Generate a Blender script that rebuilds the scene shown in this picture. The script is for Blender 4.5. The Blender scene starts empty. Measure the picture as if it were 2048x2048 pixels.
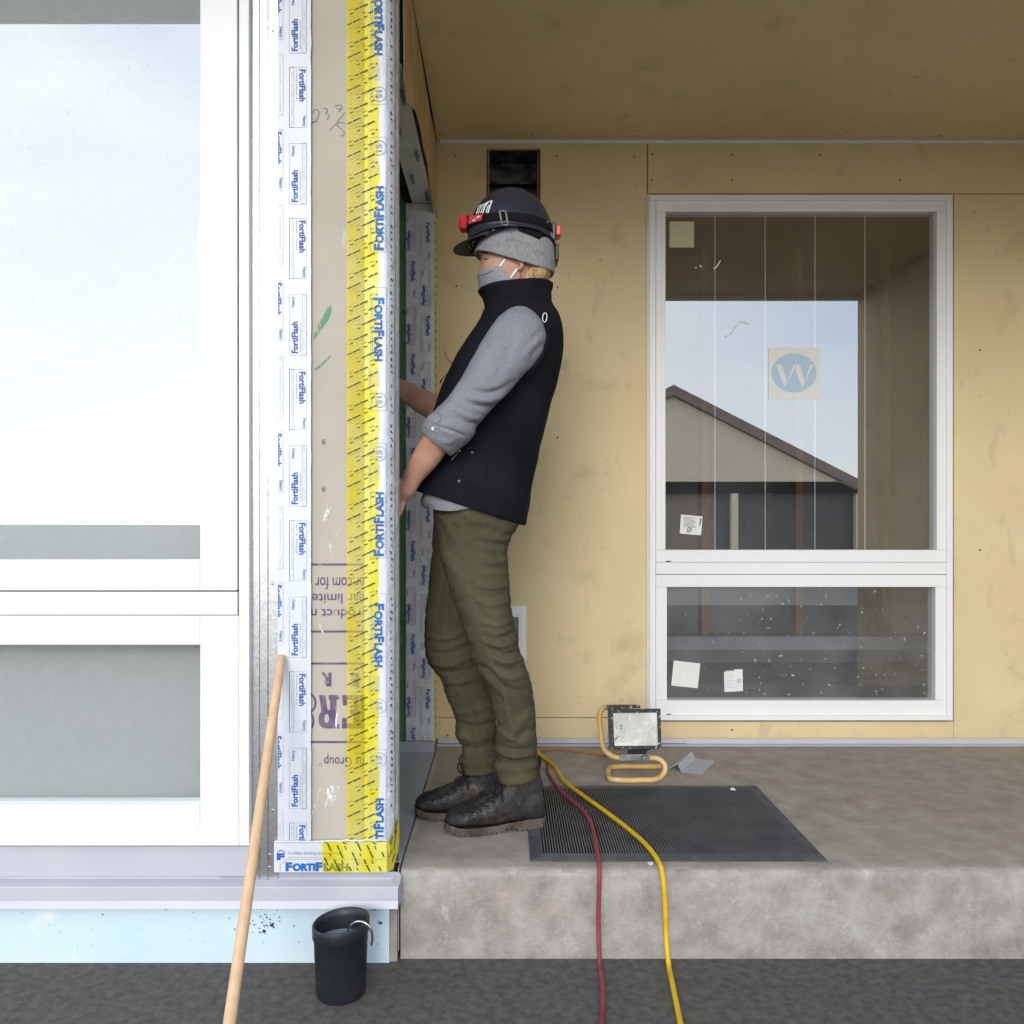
import bpy, bmesh, math, random
import numpy as np
from mathutils import Vector, Matrix, noise
from mathutils.bvhtree import BVHTree
random.seed(7); np.random.seed(7)
SC = bpy.context.scene
COL = SC.collection

# ---------------------------------------------------------------- camera / light
F, VX, VY, CH = 1637.0, 1010.0, 1045.0, 0.857      # focal in px (2048 frame), vanishing point, eye height above porch
cam = bpy.data.cameras.new('camera'); camo = bpy.data.objects.new('camera', cam); COL.objects.link(camo)
camo.location = (0, 0, CH); camo.rotation_euler = (math.pi/2, 0, 0)
cam.sensor_width = 36; cam.lens = F/2048*36
cam.shift_x = (1024-VX)/2048; cam.shift_y = (VY-1024)/2048
cam.clip_start = 0.05; cam.clip_end = 3000
SC.camera = camo

SUN_EL, SUN_AZ = math.radians(17), math.radians(-8)     # low veiled sun behind the camera, a little to the left
W = bpy.data.worlds.new('World'); SC.world = W; W.use_nodes = True
nt = W.node_tree; nt.nodes.clear()
out = nt.nodes.new('ShaderNodeOutputWorld'); bg = nt.nodes.new('ShaderNodeBackground')
sky = nt.nodes.new('ShaderNodeTexSky'); sky.sky_type = 'NISHITA'; sky.sun_disc = False
sky.sun_elevation = SUN_EL; sky.sun_rotation = math.pi - SUN_AZ; sky.dust_density = 0.3; sky.ozone_density = 2.5
tc = nt.nodes.new('ShaderNodeTexCoord'); mp = nt.nodes.new('ShaderNodeMapping'); mp.inputs['Scale'].default_value = (1, 1, 2.6)
nz = nt.nodes.new('ShaderNodeTexNoise'); nz.inputs['Scale'].default_value = 2.4; nz.inputs['Detail'].default_value = 7
rp = nt.nodes.new('ShaderNodeValToRGB'); rp.color_ramp.elements[0].position = 0.40; rp.color_ramp.elements[1].position = 0.66
mx = nt.nodes.new('ShaderNodeMixRGB'); mx.inputs['Color2'].default_value = (7.4, 7.8, 8.4, 1)
rp.color_ramp.elements[0].color = (.55, .55, .55, 1)
L = nt.links.new
L(tc.outputs['Generated'], mp.inputs['Vector']); L(mp.outputs[0], nz.inputs['Vector']); L(nz.outputs['Fac'], rp.inputs['Fac'])
L(rp.outputs['Color'], mx.inputs['Fac']); L(sky.outputs[0], mx.inputs['Color1']); L(mx.outputs[0], bg.inputs['Color'])
L(bg.outputs[0], out.inputs[0]); bg.inputs['Strength'].default_value = 0.15

sl = bpy.data.lights.new('sun', 'SUN'); so = bpy.data.objects.new('sun', sl); COL.objects.link(so)
sl.energy = 0.85; sl.angle = math.radians(24); sl.color = (1.0, 0.95, 0.88)
sd = Vector((math.sin(SUN_AZ)*math.cos(SUN_EL), -math.cos(SUN_AZ)*math.cos(SUN_EL), math.sin(SUN_EL)))
so.rotation_euler = sd.to_track_quat('Z', 'Y').to_euler(); so.location = sd*30

SC.render.engine = 'CYCLES'
SC.view_settings.view_transform = 'Standard'; SC.view_settings.look = 'None'
SC.view_settings.exposure = 0.9; SC.view_settings.gamma = 1; SC.view_settings.use_curve_mapping = False

# ---------------------------------------------------------------- helpers
def P(px, py, d): return Vector(((px-VX)*d/F, d, CH-(py-VY)*d/F))
def FL(px, py, z=0.0): return P(px, py, (CH-z)*F/(py-VY))
def PX(v): return (VX+v[0]*F/v[1], VY+(CH-v[2])*F/v[1])
SW, SB, SF, SJ = 2.02, F/516.0, 2.02, 3.05          # front wall, back wall, slab front, far jamb depths

def tag(o, label=None, cat=None, group=None, kind=None):
    for k, v in (('label', label), ('category', cat), ('group', group), ('kind', kind)):
        if v: o[k] = v
    return o
def empty(name, loc, label, cat, group=None):
    o = bpy.data.objects.new(name, None); COL.objects.link(o); o.location = loc; o.empty_display_size = .05
    o['_e'] = 1; del o['_e']
    return tag(o, label, cat, group)
def setparent(o, p):
    if p is None: return
    o.parent = p
    if p.type == 'EMPTY': o.matrix_parent_inverse = Matrix.Translation(-Vector(p.location))
def mk(name, V, Fc, m, parent=None, smooth=False, auto=None):
    me = bpy.data.meshes.new(name); me.from_pydata([tuple(v) for v in V], [], Fc)
    me.validate(); me.update()
    if m is not None: me.materials.append(m)
    if smooth: me.polygons.foreach_set('use_smooth', [True]*len(me.polygons))
    o = bpy.data.objects.new(name, me); COL.objects.link(o); setparent(o, parent)
    return o
class MB:
    def __init__(s): s.V = []; s.F = []
    def add(s, V, Fc):
        n = len(s.V); s.V += [tuple(v) for v in V]; s.F += [tuple(i+n for i in f) for f in Fc]; return s
    def box(s, x0, x1, y0, y1, z0, z1):
        return s.add([(x, y, z) for x in (x0, x1) for y in (y0, y1) for z in (z0, z1)],
                     [(0,1,3,2),(4,6,7,5),(0,4,5,1),(2,3,7,6),(0,2,6,4),(1,5,7,3)])
    def pbox(s, px0, px1, py0, py1, d, th, dref=None):       # box traced in pixels at depth d (front face), thickness th backwards
        a = P(px0, py1, d); b = P(px1, py0, d)
        return s.box(a.x, b.x, d, d+th, a.z, b.z)
    def quad(s, *p): return s.add(p, [tuple(range(len(p)))])
    def tube(s, pts, r, n=8, caps=True):
        V, Fc = tube_geo(pts, r, n, caps); return s.add(V, Fc)
    def build(s, name, m, parent=None, smooth=False, bevel=0):
        o = mk(name, s.V, s.F, m, parent, smooth)
        if bevel:
            b = o.modifiers.new('bevel', 'BEVEL'); b.width = bevel; b.segments = 2; b.limit_method = 'ANGLE'
        return o
def catmull(A, m):
    A = np.asarray(A, float); n = len(A)
    if n == 2: t = np.linspace(0, 1, m)[:, None]; return A[0]*(1-t)+A[1]*t
    dd = np.linalg.norm(np.diff(A[:, :3], axis=0), axis=1)+1e-6; T = np.r_[0, np.cumsum(dd)]
    M = np.empty_like(A)
    for i in range(n):
        if i == 0: M[i] = (A[1]-A[0])/(T[1]-T[0])
        elif i == n-1: M[i] = (A[-1]-A[-2])/(T[-1]-T[-2])
        else:
            h0, h1 = T[i]-T[i-1], T[i+1]-T[i]
            M[i] = ((A[i]-A[i-1])/h0*h1+(A[i+1]-A[i])/h1*h0)/(h0+h1)
    ts = np.linspace(0, T[-1], m); k = np.clip(np.searchsorted(T, ts, 'right')-1, 0, n-2)
    h = (T[k+1]-T[k])[:, None]; u = ((ts-T[k])[:, None])/h
    return ((2*u**3-3*u**2+1)*A[k]+(u**3-2*u**2+u)*h*M[k]+(-2*u**3+3*u**2)*A[k+1]+(u**3-u**2)*h*M[k+1])
def tube_geo(pts, r, n=8, caps=True):
    pts = [Vector(p) for p in pts]; rs = r if hasattr(r, '__len__') else [r]*len(pts)
    V = []; Fc = []; up = None
    for i, p in enumerate(pts):
        t = (pts[min(i+1, len(pts)-1)]-pts[max(i-1, 0)])
        if t.length < 1e-9: t = Vector((0, 0, 1))
        t.normalize()
        if up is None:
            up = Vector((0, 0, 1)) if abs(t.z) < .9 else Vector((1, 0, 0))
        a = (up-t*up.dot(t)).normalized(); b = t.cross(a); up = a
        for k in range(n):
            q = 2*math.pi*k/n; V.append(p+(a*math.cos(q)+b*math.sin(q))*rs[i])
    for i in range(len(pts)-1):
        for k in range(n):
            Fc.append((i*n+k, i*n+(k+1) % n, (i+1)*n+(k+1) % n, (i+1)*n+k))
    if caps:
        Fc.append(tuple(range(n))[::-1]); Fc.append(tuple((len(pts)-1)*n+k for k in range(n)))
    return V, Fc
def smoothpts(pts, m): return [Vector(p) for p in catmull([tuple(p) for p in pts], m)]

def loft(secs, m=40, n=40, k=1.0, caps=True, sag=0.0):
    """secs: (Lx,Ly,Rx,Ry,depth,halfdepth[,exponent]); L,R are silhouette pixels at that depth."""
    rows = []
    for s in secs:
        l, r = P(s[0], s[1], s[4]), P(s[2], s[3], s[4]); c = (l+r)/2; u = (r-l)/2
        rows.append([c.x, c.y, c.z, u.x, u.z, s[5], s[6] if len(s) > 6 else 2.2])
    A = catmull(rows, m); V = []; Fc = []
    for a in A:
        for j in range(n):
            q = 2*math.pi*j/n; co, si = math.cos(q), math.sin(q); e = 2/max(a[6], 1.2)
            cc = math.copysign(abs(co)**e, co)*k; ss = math.copysign(abs(si)**e, si)*k
            V.append((a[0]+a[3]*cc, a[1]+a[5]*ss, a[2]+a[4]*cc-sag*si*si))
    for i in range(m-1):
        for j in range(n):
            Fc.append((i*n+j, i*n+(j+1) % n, (i+1)*n+(j+1) % n, (i+1)*n+j))
    if caps:
        for i, rev in ((0, True), (m-1, False)):
            c = np.mean(V[i*n:(i+1)*n], axis=0); V.append(tuple(c)); q = len(V)-1
            for j in range(n):
                t = (i*n+j, i*n+(j+1) % n, q); Fc.append(t[::-1] if not rev else t)
    return V, Fc
def remesh(MBs, voxel, smooth=6, fac=.5):
    me = bpy.data.meshes.new('tmp'); me.from_pydata(MBs.V, [], MBs.F); me.update()
    bm = bmesh.new(); bm.from_mesh(me); bmesh.ops.recalc_face_normals(bm, faces=bm.faces); bm.to_mesh(me); bm.free()
    o = bpy.data.objects.new('tmp', me); COL.objects.link(o)
    r = o.modifiers.new('r', 'REMESH'); r.mode = 'VOXEL'; r.voxel_size = voxel
    if smooth:
        s = o.modifiers.new('s', 'SMOOTH'); s.iterations = smooth; s.factor = fac
    dg = bpy.context.evaluated_depsgraph_get(); dg.update()
    ne = bpy.data.meshes.new_from_object(o.evaluated_get(dg))
    bpy.data.objects.remove(o); bpy.data.meshes.remove(me)
    return ne
def mesh_obj(name, me, m, parent):
    me.name = name; me.materials.clear(); me.materials.append(m)
    me.polygons.foreach_set('use_smooth', [True]*len(me.polygons))
    o = bpy.data.objects.new(name, me); COL.objects.link(o); setparent(o, parent); return o
def get_v(me):
    a = np.empty(len(me.vertices)*3); me.vertices.foreach_get('co', a); return a.reshape(-1, 3)
def get_n(me):
    a = np.empty(len(me.vertices)*3); me.vertex_normals.foreach_get('vector', a); return a.reshape(-1, 3)
def set_v(me, v): me.vertices.foreach_set('co', v.ravel()); me.update()
FK = 1.5
def fixn(me):
    bm = bmesh.new(); bm.from_mesh(me); bmesh.ops.recalc_face_normals(bm, faces=bm.faces); bm.to_mesh(me); bm.free(); me.update()
    v = get_v(me); n = get_n(me)
    if ((v-v.mean(0))*n).sum() < 0: me.flip_normals(); me.update()
def apply_folds(me, folds, far=False):
    fixn(me)
    v = get_v(me); nn = get_n(me)
    px = VX+v[:, 0]*F/v[:, 1]; py = VY+(CH-v[:, 2])*F/v[:, 1]
    near = np.clip(-nn[:, 1]*1.6+.55, 0, 1); disp = np.zeros(len(v))
    for pts, amp, w in folds:
        c = catmull([(a, b, 0) for a, b in pts], 16)[:, :2]
        best = np.full(len(v), 1e9); tt = np.zeros(len(v))
        sel = np.where((px > c[:, 0].min()-4*w) & (px < c[:, 0].max()+4*w) & (py > c[:, 1].min()-4*w) & (py < c[:, 1].max()+4*w))[0]
        for i in range(15):
            a, b = c[i], c[i+1]; ab = b-a; l2 = ab@ab+1e-9
            t = np.clip(((px[sel]-a[0])*ab[0]+(py[sel]-a[1])*ab[1])/l2, 0, 1)
            dx, dy = px[sel]-a[0]-t*ab[0], py[sel]-a[1]-t*ab[1]; dist = np.hypot(dx, dy)
            u = dist < best[sel]; idx = sel[u]; best[idx] = dist[u]; tt[idx] = (i+t[u])/15
        g = np.exp(-(best/w)**2)-.45*np.exp(-(best/(2.2*w))**2)
        disp += FK*amp*g*np.sin(np.pi*np.clip(tt*.9+.05, 0, 1))**.6
    set_v(me, v+nn*(disp*near)[:, None])
def crumple(me, amp, scale, stretch=(1, 1, 1), seed=0.0):
    v = get_v(me); nn = get_n(me); d = np.empty(len(v))
    for i in range(len(v)):
        p = Vector((v[i, 0]*stretch[0]+seed, v[i, 1]*stretch[1], v[i, 2]*stretch[2]))*scale
        d[i] = noise.noise(p)+.5*noise.noise(p*2.1)
    set_v(me, v+nn*(d*amp)[:, None])
EYE = Vector((0, 0, CH))
def bvh_of(*objs):
    V = []; Fc = []
    for o in objs:
        n = len(V); V += [Vector(x.co) for x in o.data.vertices]; Fc += [[i+n for i in p.vertices] for p in o.data.polygons]
    return BVHTree.FromPolygons(V, Fc)
def cast(b, px, py, lift=0.0, fall=2.33):
    d = P(px, py, 1.0)-EYE; d.normalize(); h = b.ray_cast(EYE, d)
    if h[0] is None: return P(px, py, fall)
    return h[0]-d*lift
def castline(b, pts, step=4, lift=.0008, fall=2.33):
    c = catmull([(x, y, 0) for x, y in pts], max(3, int(sum(math.dist(pts[i], pts[i+1]) for i in range(len(pts)-1))/step)))
    return [cast(b, p[0], p[1], lift, fall) for p in c]

# ---------------------------------------------------------------- materials
def mat(name, c1, rough=.7, c2=None, scale=8, metal=0, bump=0, bscale=60, spec=.3, detail=5, lo=.35, hi=.65, stretch=None, extra=None, bdist=.004, nr=.5):
    m = bpy.data.materials.new(name); m.use_nodes = True; t = m.node_tree; b = t.nodes['Principled BSDF']
    b.inputs['Roughness'].default_value = rough; b.inputs['Metallic'].default_value = metal; b.inputs['Specular IOR Level'].default_value = spec
    b.inputs['Base Color'].default_value = (*c1, 1)
    co = t.nodes.new('ShaderNodeTexCoord'); vec = co.outputs['Object']
    if stretch:
        mpp = t.nodes.new('ShaderNodeMapping'); mpp.inputs['Scale'].default_value = stretch; t.links.new(vec, mpp.inputs[0]); vec = mpp.outputs[0]
    last = None
    if c2:
        n = t.nodes.new('ShaderNodeTexNoise'); n.inputs['Scale'].default_value = scale; n.inputs['Detail'].default_value = detail; n.inputs['Roughness'].default_value = nr
        r = t.nodes.new('ShaderNodeValToRGB'); r.color_ramp.elements[0].position = lo; r.color_ramp.elements[1].position = hi
        r.color_ramp.elements[0].color = (*c1, 1); r.color_ramp.elements[1].color = (*c2, 1)
        t.links.new(vec, n.inputs['Vector']); t.links.new(n.outputs['Fac'], r.inputs['Fac']); last = r.outputs['Color']
    for e in (extra or []):       # (colour, scale, lo, hi, strength[, stretch]) stains / specks
        n = t.nodes.new('ShaderNodeTexNoise'); n.inputs['Scale'].default_value = e[1]; n.inputs['Detail'].default_value = 8; n.inputs['Roughness'].default_value = nr+.05
        v2 = vec
        if len(e) > 5:
            m2 = t.nodes.new('ShaderNodeMapping'); m2.inputs['Scale'].default_value = e[5]; m2.inputs['Location'].default_value = (e[1]*.37, .2, e[1]*.11)
            t.links.new(vec, m2.inputs[0]); v2 = m2.outputs[0]
        r = t.nodes.new('ShaderNodeMapRange'); r.inputs['From Min'].default_value = e[2]; r.inputs['From Max'].default_value = e[3]; r.inputs['To Max'].default_value = e[4]
        x = t.nodes.new('ShaderNodeMixRGB'); x.inputs['Color2'].default_value = (*e[0], 1)
        t.links.new(v2, n.inputs['Vector']); t.links.new(n.outputs['Fac'], r.inputs['Value']); t.links.new(r.outputs[0], x.inputs['Fac'])
        if last: t.links.new(last, x.inputs['Color1'])
        else: x.inputs['Color1'].default_value = (*c1, 1)
        last = x.outputs[0]
    if last: t.links.new(last, b.inputs['Base Color'])
    if bump:
        n = t.nodes.new('ShaderNodeTexNoise'); n.inputs['Scale'].default_value = bscale; n.inputs['Detail'].default_value = 6
        bp = t.nodes.new('ShaderNodeBump'); bp.inputs['Strength'].default_value = bump; bp.inputs['Distance'].default_value = bdist
        t.links.new(vec, n.inputs['Vector']); t.links.new(n.outputs['Fac'], bp.inputs['Height']); t.links.new(bp.outputs[0], b.inputs['Normal'])
    return m
M = {}
M['gold'] = mat('gold_sheathing', (.64, .525, .315), .85, (.68, .565, .345), 2.5, bump=.12, bscale=220,
                extra=[((.44, .33, .20), 5.5, .60, .72, .45), ((.38, .29, .18), 19, .66, .76, .6), ((.46, .36, .27), 9, .62, .70, .4, (1.5, 1, .8)), ((.72, .62, .42), 3.1, .55, .75, .5)])
M['goldedge'] = mat('sheathing_edge', (.16, .11, .05), .9)
M['tan'] = mat('tan_board', (.44, .40, .33), .75, (.49, .45, .375), 3, bump=.08, bscale=60,
               extra=[((.68, .66, .62), 9, .66, .76, .7, (3, 1, .7)), ((.30, .28, .22), 4, .62, .8, .4)])
M['tape'] = mat('white_flashing_tape', (.60, .63, .69), .38, (.66, .69, .74), 6, spec=.5, bump=.22, bscale=22, bdist=.006)
M['tapedirty'] = mat('white_flashing_tape_jamb', (.68, .70, .74), .4, (.60, .60, .60), 9, spec=.5, bump=.5, bscale=26, bdist=.008)
M['blue'] = mat('blue_print', (.015, .10, .36), .5, (.05, .06, .30), 2.0, lo=.45, hi=.55)
M['bright_blue'] = mat('bright_blue_print', (.01, .16, .46), .5, (.03, .10, .38), 30)
M['grey_print'] = mat('grey_print', (.36, .38, .44), .5)
M['dark_print'] = mat('dark_print', (.03, .035, .03), .5)
M['purple'] = mat('purple_print', (.115, .065, .15), .7, (.17, .12, .19), 40, extra=[((.44, .40, .33), 24, .60, .68, .9, (2.5, 1, .6))])
M['green_ink'] = mat('green_ink', (.08, .22, .20), .6)
M['green_crayon'] = mat('green_crayon', (.12, .33, .20), .7, (.40, .42, .33), 60, lo=.45, hi=.6)
M['vinyl'] = mat('white_vinyl', (.80, .81, .82), .35, (.77, .78, .80), 3, spec=.4)
M['galv'] = mat('galvanised_steel', (.50, .52, .54), .36, (.42, .44, .47), 60, metal=1, bump=.08, bscale=200, extra=[((.60, .62, .65), 150, .5, .62, .6)])
M['painted'] = mat('grey_painted_flashing', (.33, .345, .40), .42, (.36, .37, .42), 4, spec=.5, extra=[((.2, .2, .22), 40, .70, .76, .5)])
M['paintedlt'] = mat('pale_painted_flashing', (.46, .46, .52), .4, (.50, .50, .55), 4, spec=.5, extra=[((.2, .2, .22), 50, .72, .76, .5)])
M['foam'] = mat('pale_blue_board', (.52, .66, .74), .7, (.60, .70, .76), 3, bump=.1, bscale=80, extra=[((.03, .035, .04), 75, .665, .70, .95), ((.78, .8, .8), 12, .60, .72, .5)])
M['concrete'] = mat('concrete', (.20, .185, .165), .9, (.42, .40, .37), 13, bump=.5, bscale=130, detail=14, lo=.28, hi=.72, nr=.68,
                    extra=[((.15, .14, .12), 8, .55, .70, .5), ((.36, .26, .16), 4.6, .58, .68, .45), ((.58, .57, .56), 22, .60, .70, .45), ((.07, .065, .06), 45, .72, .75, .85)])
M['concrete_top'] = mat('concrete_floor', (.25, .225, .20), .9, (.40, .37, .335), 12, bump=.35, bscale=200, detail=14, lo=.28, hi=.72, nr=.66,
                    extra=[((.2, .175, .15), 5, .56, .72, .4), ((.62, .62, .62), 15, .68, .74, .7), ((.10, .09, .08), 60, .70, .74, .7)])
M['ground'] = mat('ground_gravel', (.075, .07, .064), .95, (.115, .108, .098), 45, bump=.6, bscale=60, detail=10)
M['rubber'] = mat('black_rubber', (.10, .105, .115), .5, (.15, .155, .165), 9, extra=[((.2, .2, .2), 120, .70, .74, .6)])
M['rubber_edge'] = mat('grey_rubber_edge', (.06, .065, .072), .6, (.095, .10, .108), 20)
M['plastic'] = mat('black_plastic', (.015, .016, .019), .35, (.022, .023, .026), 20, spec=.5)
M['hat'] = mat('hat_shell', (.020, .024, .036), .30, (.03, .034, .048), 12, spec=.55, extra=[((.14, .14, .16), 42, .72, .76, .6)])
M['visor'] = mat('visor_underside', (.05, .048, .042), .6)
M['red'] = mat('red_plastic', (.62, .03, .03), .3, spec=.5)
M['pink'] = mat('red_badge', (.60, .06, .09), .4)
M['white'] = mat('white_paint', (.8, .8, .8), .5)
M['steel'] = mat('steel', (.65, .65, .66), .25, metal=1)
M['knit'] = mat('grey_knit', (.235, .235, .25), .95, (.31, .31, .325), 190, bump=.8, bscale=260, spec=.1, stretch=(1, 1, .35))
M['maskcloth'] = mat('grey_mask_cloth', (.24, .25, .27), .95, (.34, .35, .37), 240, bump=.3, bscale=300, spec=.1)
M['bandana'] = mat('bandana', (.012, .012, .014), .9, (.6, .6, .6), 130, lo=.60, hi=.64)
M['skin'] = mat('skin', (.50, .27, .19), .5, (.56, .32, .235), 30, bump=.15, bscale=260, spec=.35, extra=[((.50, .20, .14), 14, .52, .75, .45)])
M['skin'].node_tree.nodes['Principled BSDF'].inputs['Subsurface Weight'].default_value = .12
M['skin'].node_tree.nodes['Principled BSDF'].inputs['Subsurface Radius'].default_value = (.02, .008, .004)
M['hair'] = mat('blond_hair', (.36, .205, .085), .45, (.48, .31, .15), 120, spec=.4)
M['hair_dark'] = mat('dark_blond_hair', (.17, .085, .035), .5, (.26, .15, .07), 120, spec=.4)
M['hair_light'] = mat('light_blond_hair', (.58, .40, .21), .4, spec=.4)
M['brown'] = mat('dark_brown', (.035, .02, .014), .7)
M['fleece'] = mat('black_softshell', (.0075, .0082, .0112), .92, (.0118, .0128, .0165), 9, bump=.25, bscale=420, spec=.12)
M['seam'] = mat('black_seam', (.004, .0045, .006), .9)
M['denim'] = mat('grey_chambray', (.185, .19, .215), .92, (.255, .26, .285), 420, bump=.35, bscale=520, spec=.1, stretch=(1, 1, .5), extra=[((.30, .305, .33), 11, .5, .8, .45)])
M['stitchgrey'] = mat('grey_stitch', (.13, .135, .155), .9)
M['olive'] = mat('olive_canvas', (.060, .058, .033), .93, (.083, .078, .048), 7, bump=.3, bscale=520, spec=.08, extra=[((.125, .118, .078), 13, .54, .76, .5), ((.14, .13, .095), 380, .58, .7, .4)])
M['stitch'] = mat('tan_stitch', (.155, .135, .088), .9)
M['leather'] = mat('black_leather', (.013, .013, .014), .62, (.028, .027, .026), 22, bump=.5, bscale=80, spec=.3, extra=[((.12, .092, .07), 14, .52, .70, .5), ((.17, .155, .14), 40, .62, .72, .5), ((.05, .05, .052), 9, .5, .62, .5)])
M['sole'] = mat('muddy_sole', (.06, .046, .037), .8, (.12, .10, .085), 24, bump=.4, bscale=90, extra=[((.26, .23, .20), 40, .58, .7, .5)])
M['eyelet'] = mat('worn_eyelet', (.30, .30, .30), .5, metal=.8)
M['lace'] = mat('lace', (.012, .012, .013), .85)
M['wood'] = mat('pale_wood', (.56, .37, .22), .6, (.64, .45, .285), 18, bump=.12, bscale=60, stretch=(3, 3, .25), extra=[((.4, .25, .14), 30, .62, .72, .4, (3, 3, .2))])
M['yellowpipe'] = mat('yellow_pipe', (.60, .37, .09), .5, (.68, .50, .24), 22, extra=[((.74, .68, .55), 26, .56, .66, .7), ((.14, .10, .06), 60, .66, .72, .7)])
M['yellowhose'] = mat('yellow_hose', (.70, .46, .015), .5, (.60, .38, .01), 30)
M['redhose'] = mat('maroon_hose', (.22, .035, .05), .6, (.27, .06, .07), 30, extra=[((.03, .02, .02), 6, .58, .68, .6)])
M['orangecord'] = mat('orange_cord', (.36, .14, .05), .6)
M['lampblack'] = mat('lamp_casing', (.028, .028, .03), .6, (.05, .05, .052), 40, bump=.4, bscale=90, extra=[((.6, .6, .6), 85, .60, .66, .8)])
M['lamplens'] = mat('dusty_lamp_glass', (.66, .66, .58), .22, (.50, .53, .50), 16, spec=.6, extra=[((.66, .42, .38), 22, .62, .74, .5), ((.80, .80, .74), 12, .5, .62, .8), ((.05, .07, .06), 60, .71, .74, .8)])
M['lampgrey'] = mat('lamp_bracket', (.17, .17, .18), .6, (.28, .28, .28), 50, bump=.4, bscale=80)
M['scrap'] = mat('scrap_flashing', (.36, .385, .43), .45, (.40, .42, .46), 6)
M['duct'] = mat('duct_steel', (.20, .21, .22), .5, (.035, .035, .04), 16, metal=.8)
M['dark'] = mat('dark_gap', (.012, .010, .008), .9)
M['green'] = mat('green_board', (.13, .26, .14), .85, (.19, .32, .19), 14, extra=[((.32, .36, .3), 60, .66, .72, .6), ((.04, .06, .04), 24, .62, .7, .6)])
M['ply'] = mat('plywood', (.42, .29, .14), .85, (.52, .39, .22), 12, stretch=(1, 1, .4), bump=.3, bscale=40, extra=[((.65, .6, .5), 10, .55, .7, .6)])
M['stud'] = mat('wood_stud', (.42, .26, .13), .8, (.34, .20, .09), 20, stretch=(4, 4, .3))
M['drywall'] = mat('grey_drywall', (.33, .33, .33), .9, (.28, .28, .29), 3)
M['roomfloor'] = mat('room_floor', (.24, .23, .22), .8, (.33, .32, .30), 4)
M['paper'] = mat('paper', (.74, .75, .74), .7, (.70, .71, .70), 30)
M['beigepaper'] = mat('beige_paper', (.52, .50, .33), .8)
M['palelogo'] = mat('pale_blue_logo', (.42, .56, .70), .6)
M['siding'] = mat('cream_siding', (.84, .74, .56), .8, (.80, .71, .54), 2)
M['bouncepave'] = mat('pale_bounce_paving', (.52, .50, .46), .9, (.46, .44, .41), 5)
M['roofing'] = mat('brown_roof', (.30, .24, .20), .9, (.24, .19, .16), 6)
M['darkdoor'] = mat('grey_garage', (.12, .11, .11), .7, (.10, .095, .10), 3)
M['pot'] = mat('pot_black', (.013, .016, .021), .45, (.022, .026, .032), 30, spec=.45, bump=.1, bscale=90)
M['water'] = mat('water_grey', (.30, .36, .41), .15, spec=.6)
# yellow see-through film
def film():
    m = bpy.data.materials.new('yellow_film'); m.use_nodes = True; t = m.node_tree; t.nodes.clear()
    o = t.nodes.new('ShaderNodeOutputMaterial'); a = t.nodes.new('ShaderNodeMixShader'); tr = t.nodes.new('ShaderNodeBsdfTransparent'); p = t.nodes.new('ShaderNodeBsdfPrincipled')
    co = t.nodes.new('ShaderNodeTexCoord'); mpp = t.nodes.new('ShaderNodeMapping'); mpp.inputs['Scale'].default_value = (1.4, 1, .55)
    n = t.nodes.new('ShaderNodeTexNoise'); n.inputs['Scale'].default_value = 11; n.inputs['Detail'].default_value = 4
    r = t.nodes.new('ShaderNodeValToRGB'); r.color_ramp.elements[0].position = .42; r.color_ramp.elements[1].position = .62
    r.color_ramp.elements[0].color = (.99, .91, .11, 1); r.color_ramp.elements[1].color = (1, .95, .40, 1)
    t.links.new(co.outputs['Object'], mpp.inputs[0]); t.links.new(mpp.outputs[0], n.inputs['Vector']); t.links.new(n.outputs['Fac'], r.inputs['Fac'])
    t.links.new(r.outputs[0], tr.inputs['Color']); t.links.new(r.outputs[0], p.inputs['Base Color']); p.inputs['Roughness'].default_value = .35
    a.inputs['Fac'].default_value = .23
    t.links.new(tr.outputs[0], a.inputs[1]); t.links.new(p.outputs[0], a.inputs[2]); t.links.new(a.outputs[0], o.inputs[0]); return m
M['film'] = film()
def smear(name, col, scale, lo, hi):
    m = mat(name, col, .8); t = m.node_tree; b = t.nodes['Principled BSDF']; o = t.nodes['Material Output']
    a = t.nodes.new('ShaderNodeMixShader'); tr = t.nodes.new('ShaderNodeBsdfTransparent'); co = t.nodes.new('ShaderNodeTexCoord')
    mp_ = t.nodes.new('ShaderNodeMapping'); mp_.inputs['Scale'].default_value = (2.2, 1, .8); mp_.inputs['Rotation'].default_value = (0, .5, 0)
    n = t.nodes.new('ShaderNodeTexNoise'); n.inputs['Scale'].default_value = scale; n.inputs['Detail'].default_value = 8; n.inputs['Roughness'].default_value = .7
    r = t.nodes.new('ShaderNodeMapRange'); r.inputs['From Min'].default_value = lo; r.inputs['From Max'].default_value = hi
    t.links.new(co.outputs['Object'], mp_.inputs[0]); t.links.new(mp_.outputs[0], n.inputs['Vector']); t.links.new(n.outputs['Fac'], r.inputs['Value']); t.links.new(r.outputs[0], a.inputs['Fac'])
    t.links.new(tr.outputs[0], a.inputs[1]); t.links.new(b.outputs[0], a.inputs[2]); t.links.new(a.outputs[0], o.inputs['Surface']); return m
M['plaster'] = smear('dry_plaster', (.74, .74, .72), 70, .44, .58)
M['green_crayon'] = smear('green_crayon', (.10, .36, .20), 90, .36, .62)
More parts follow.
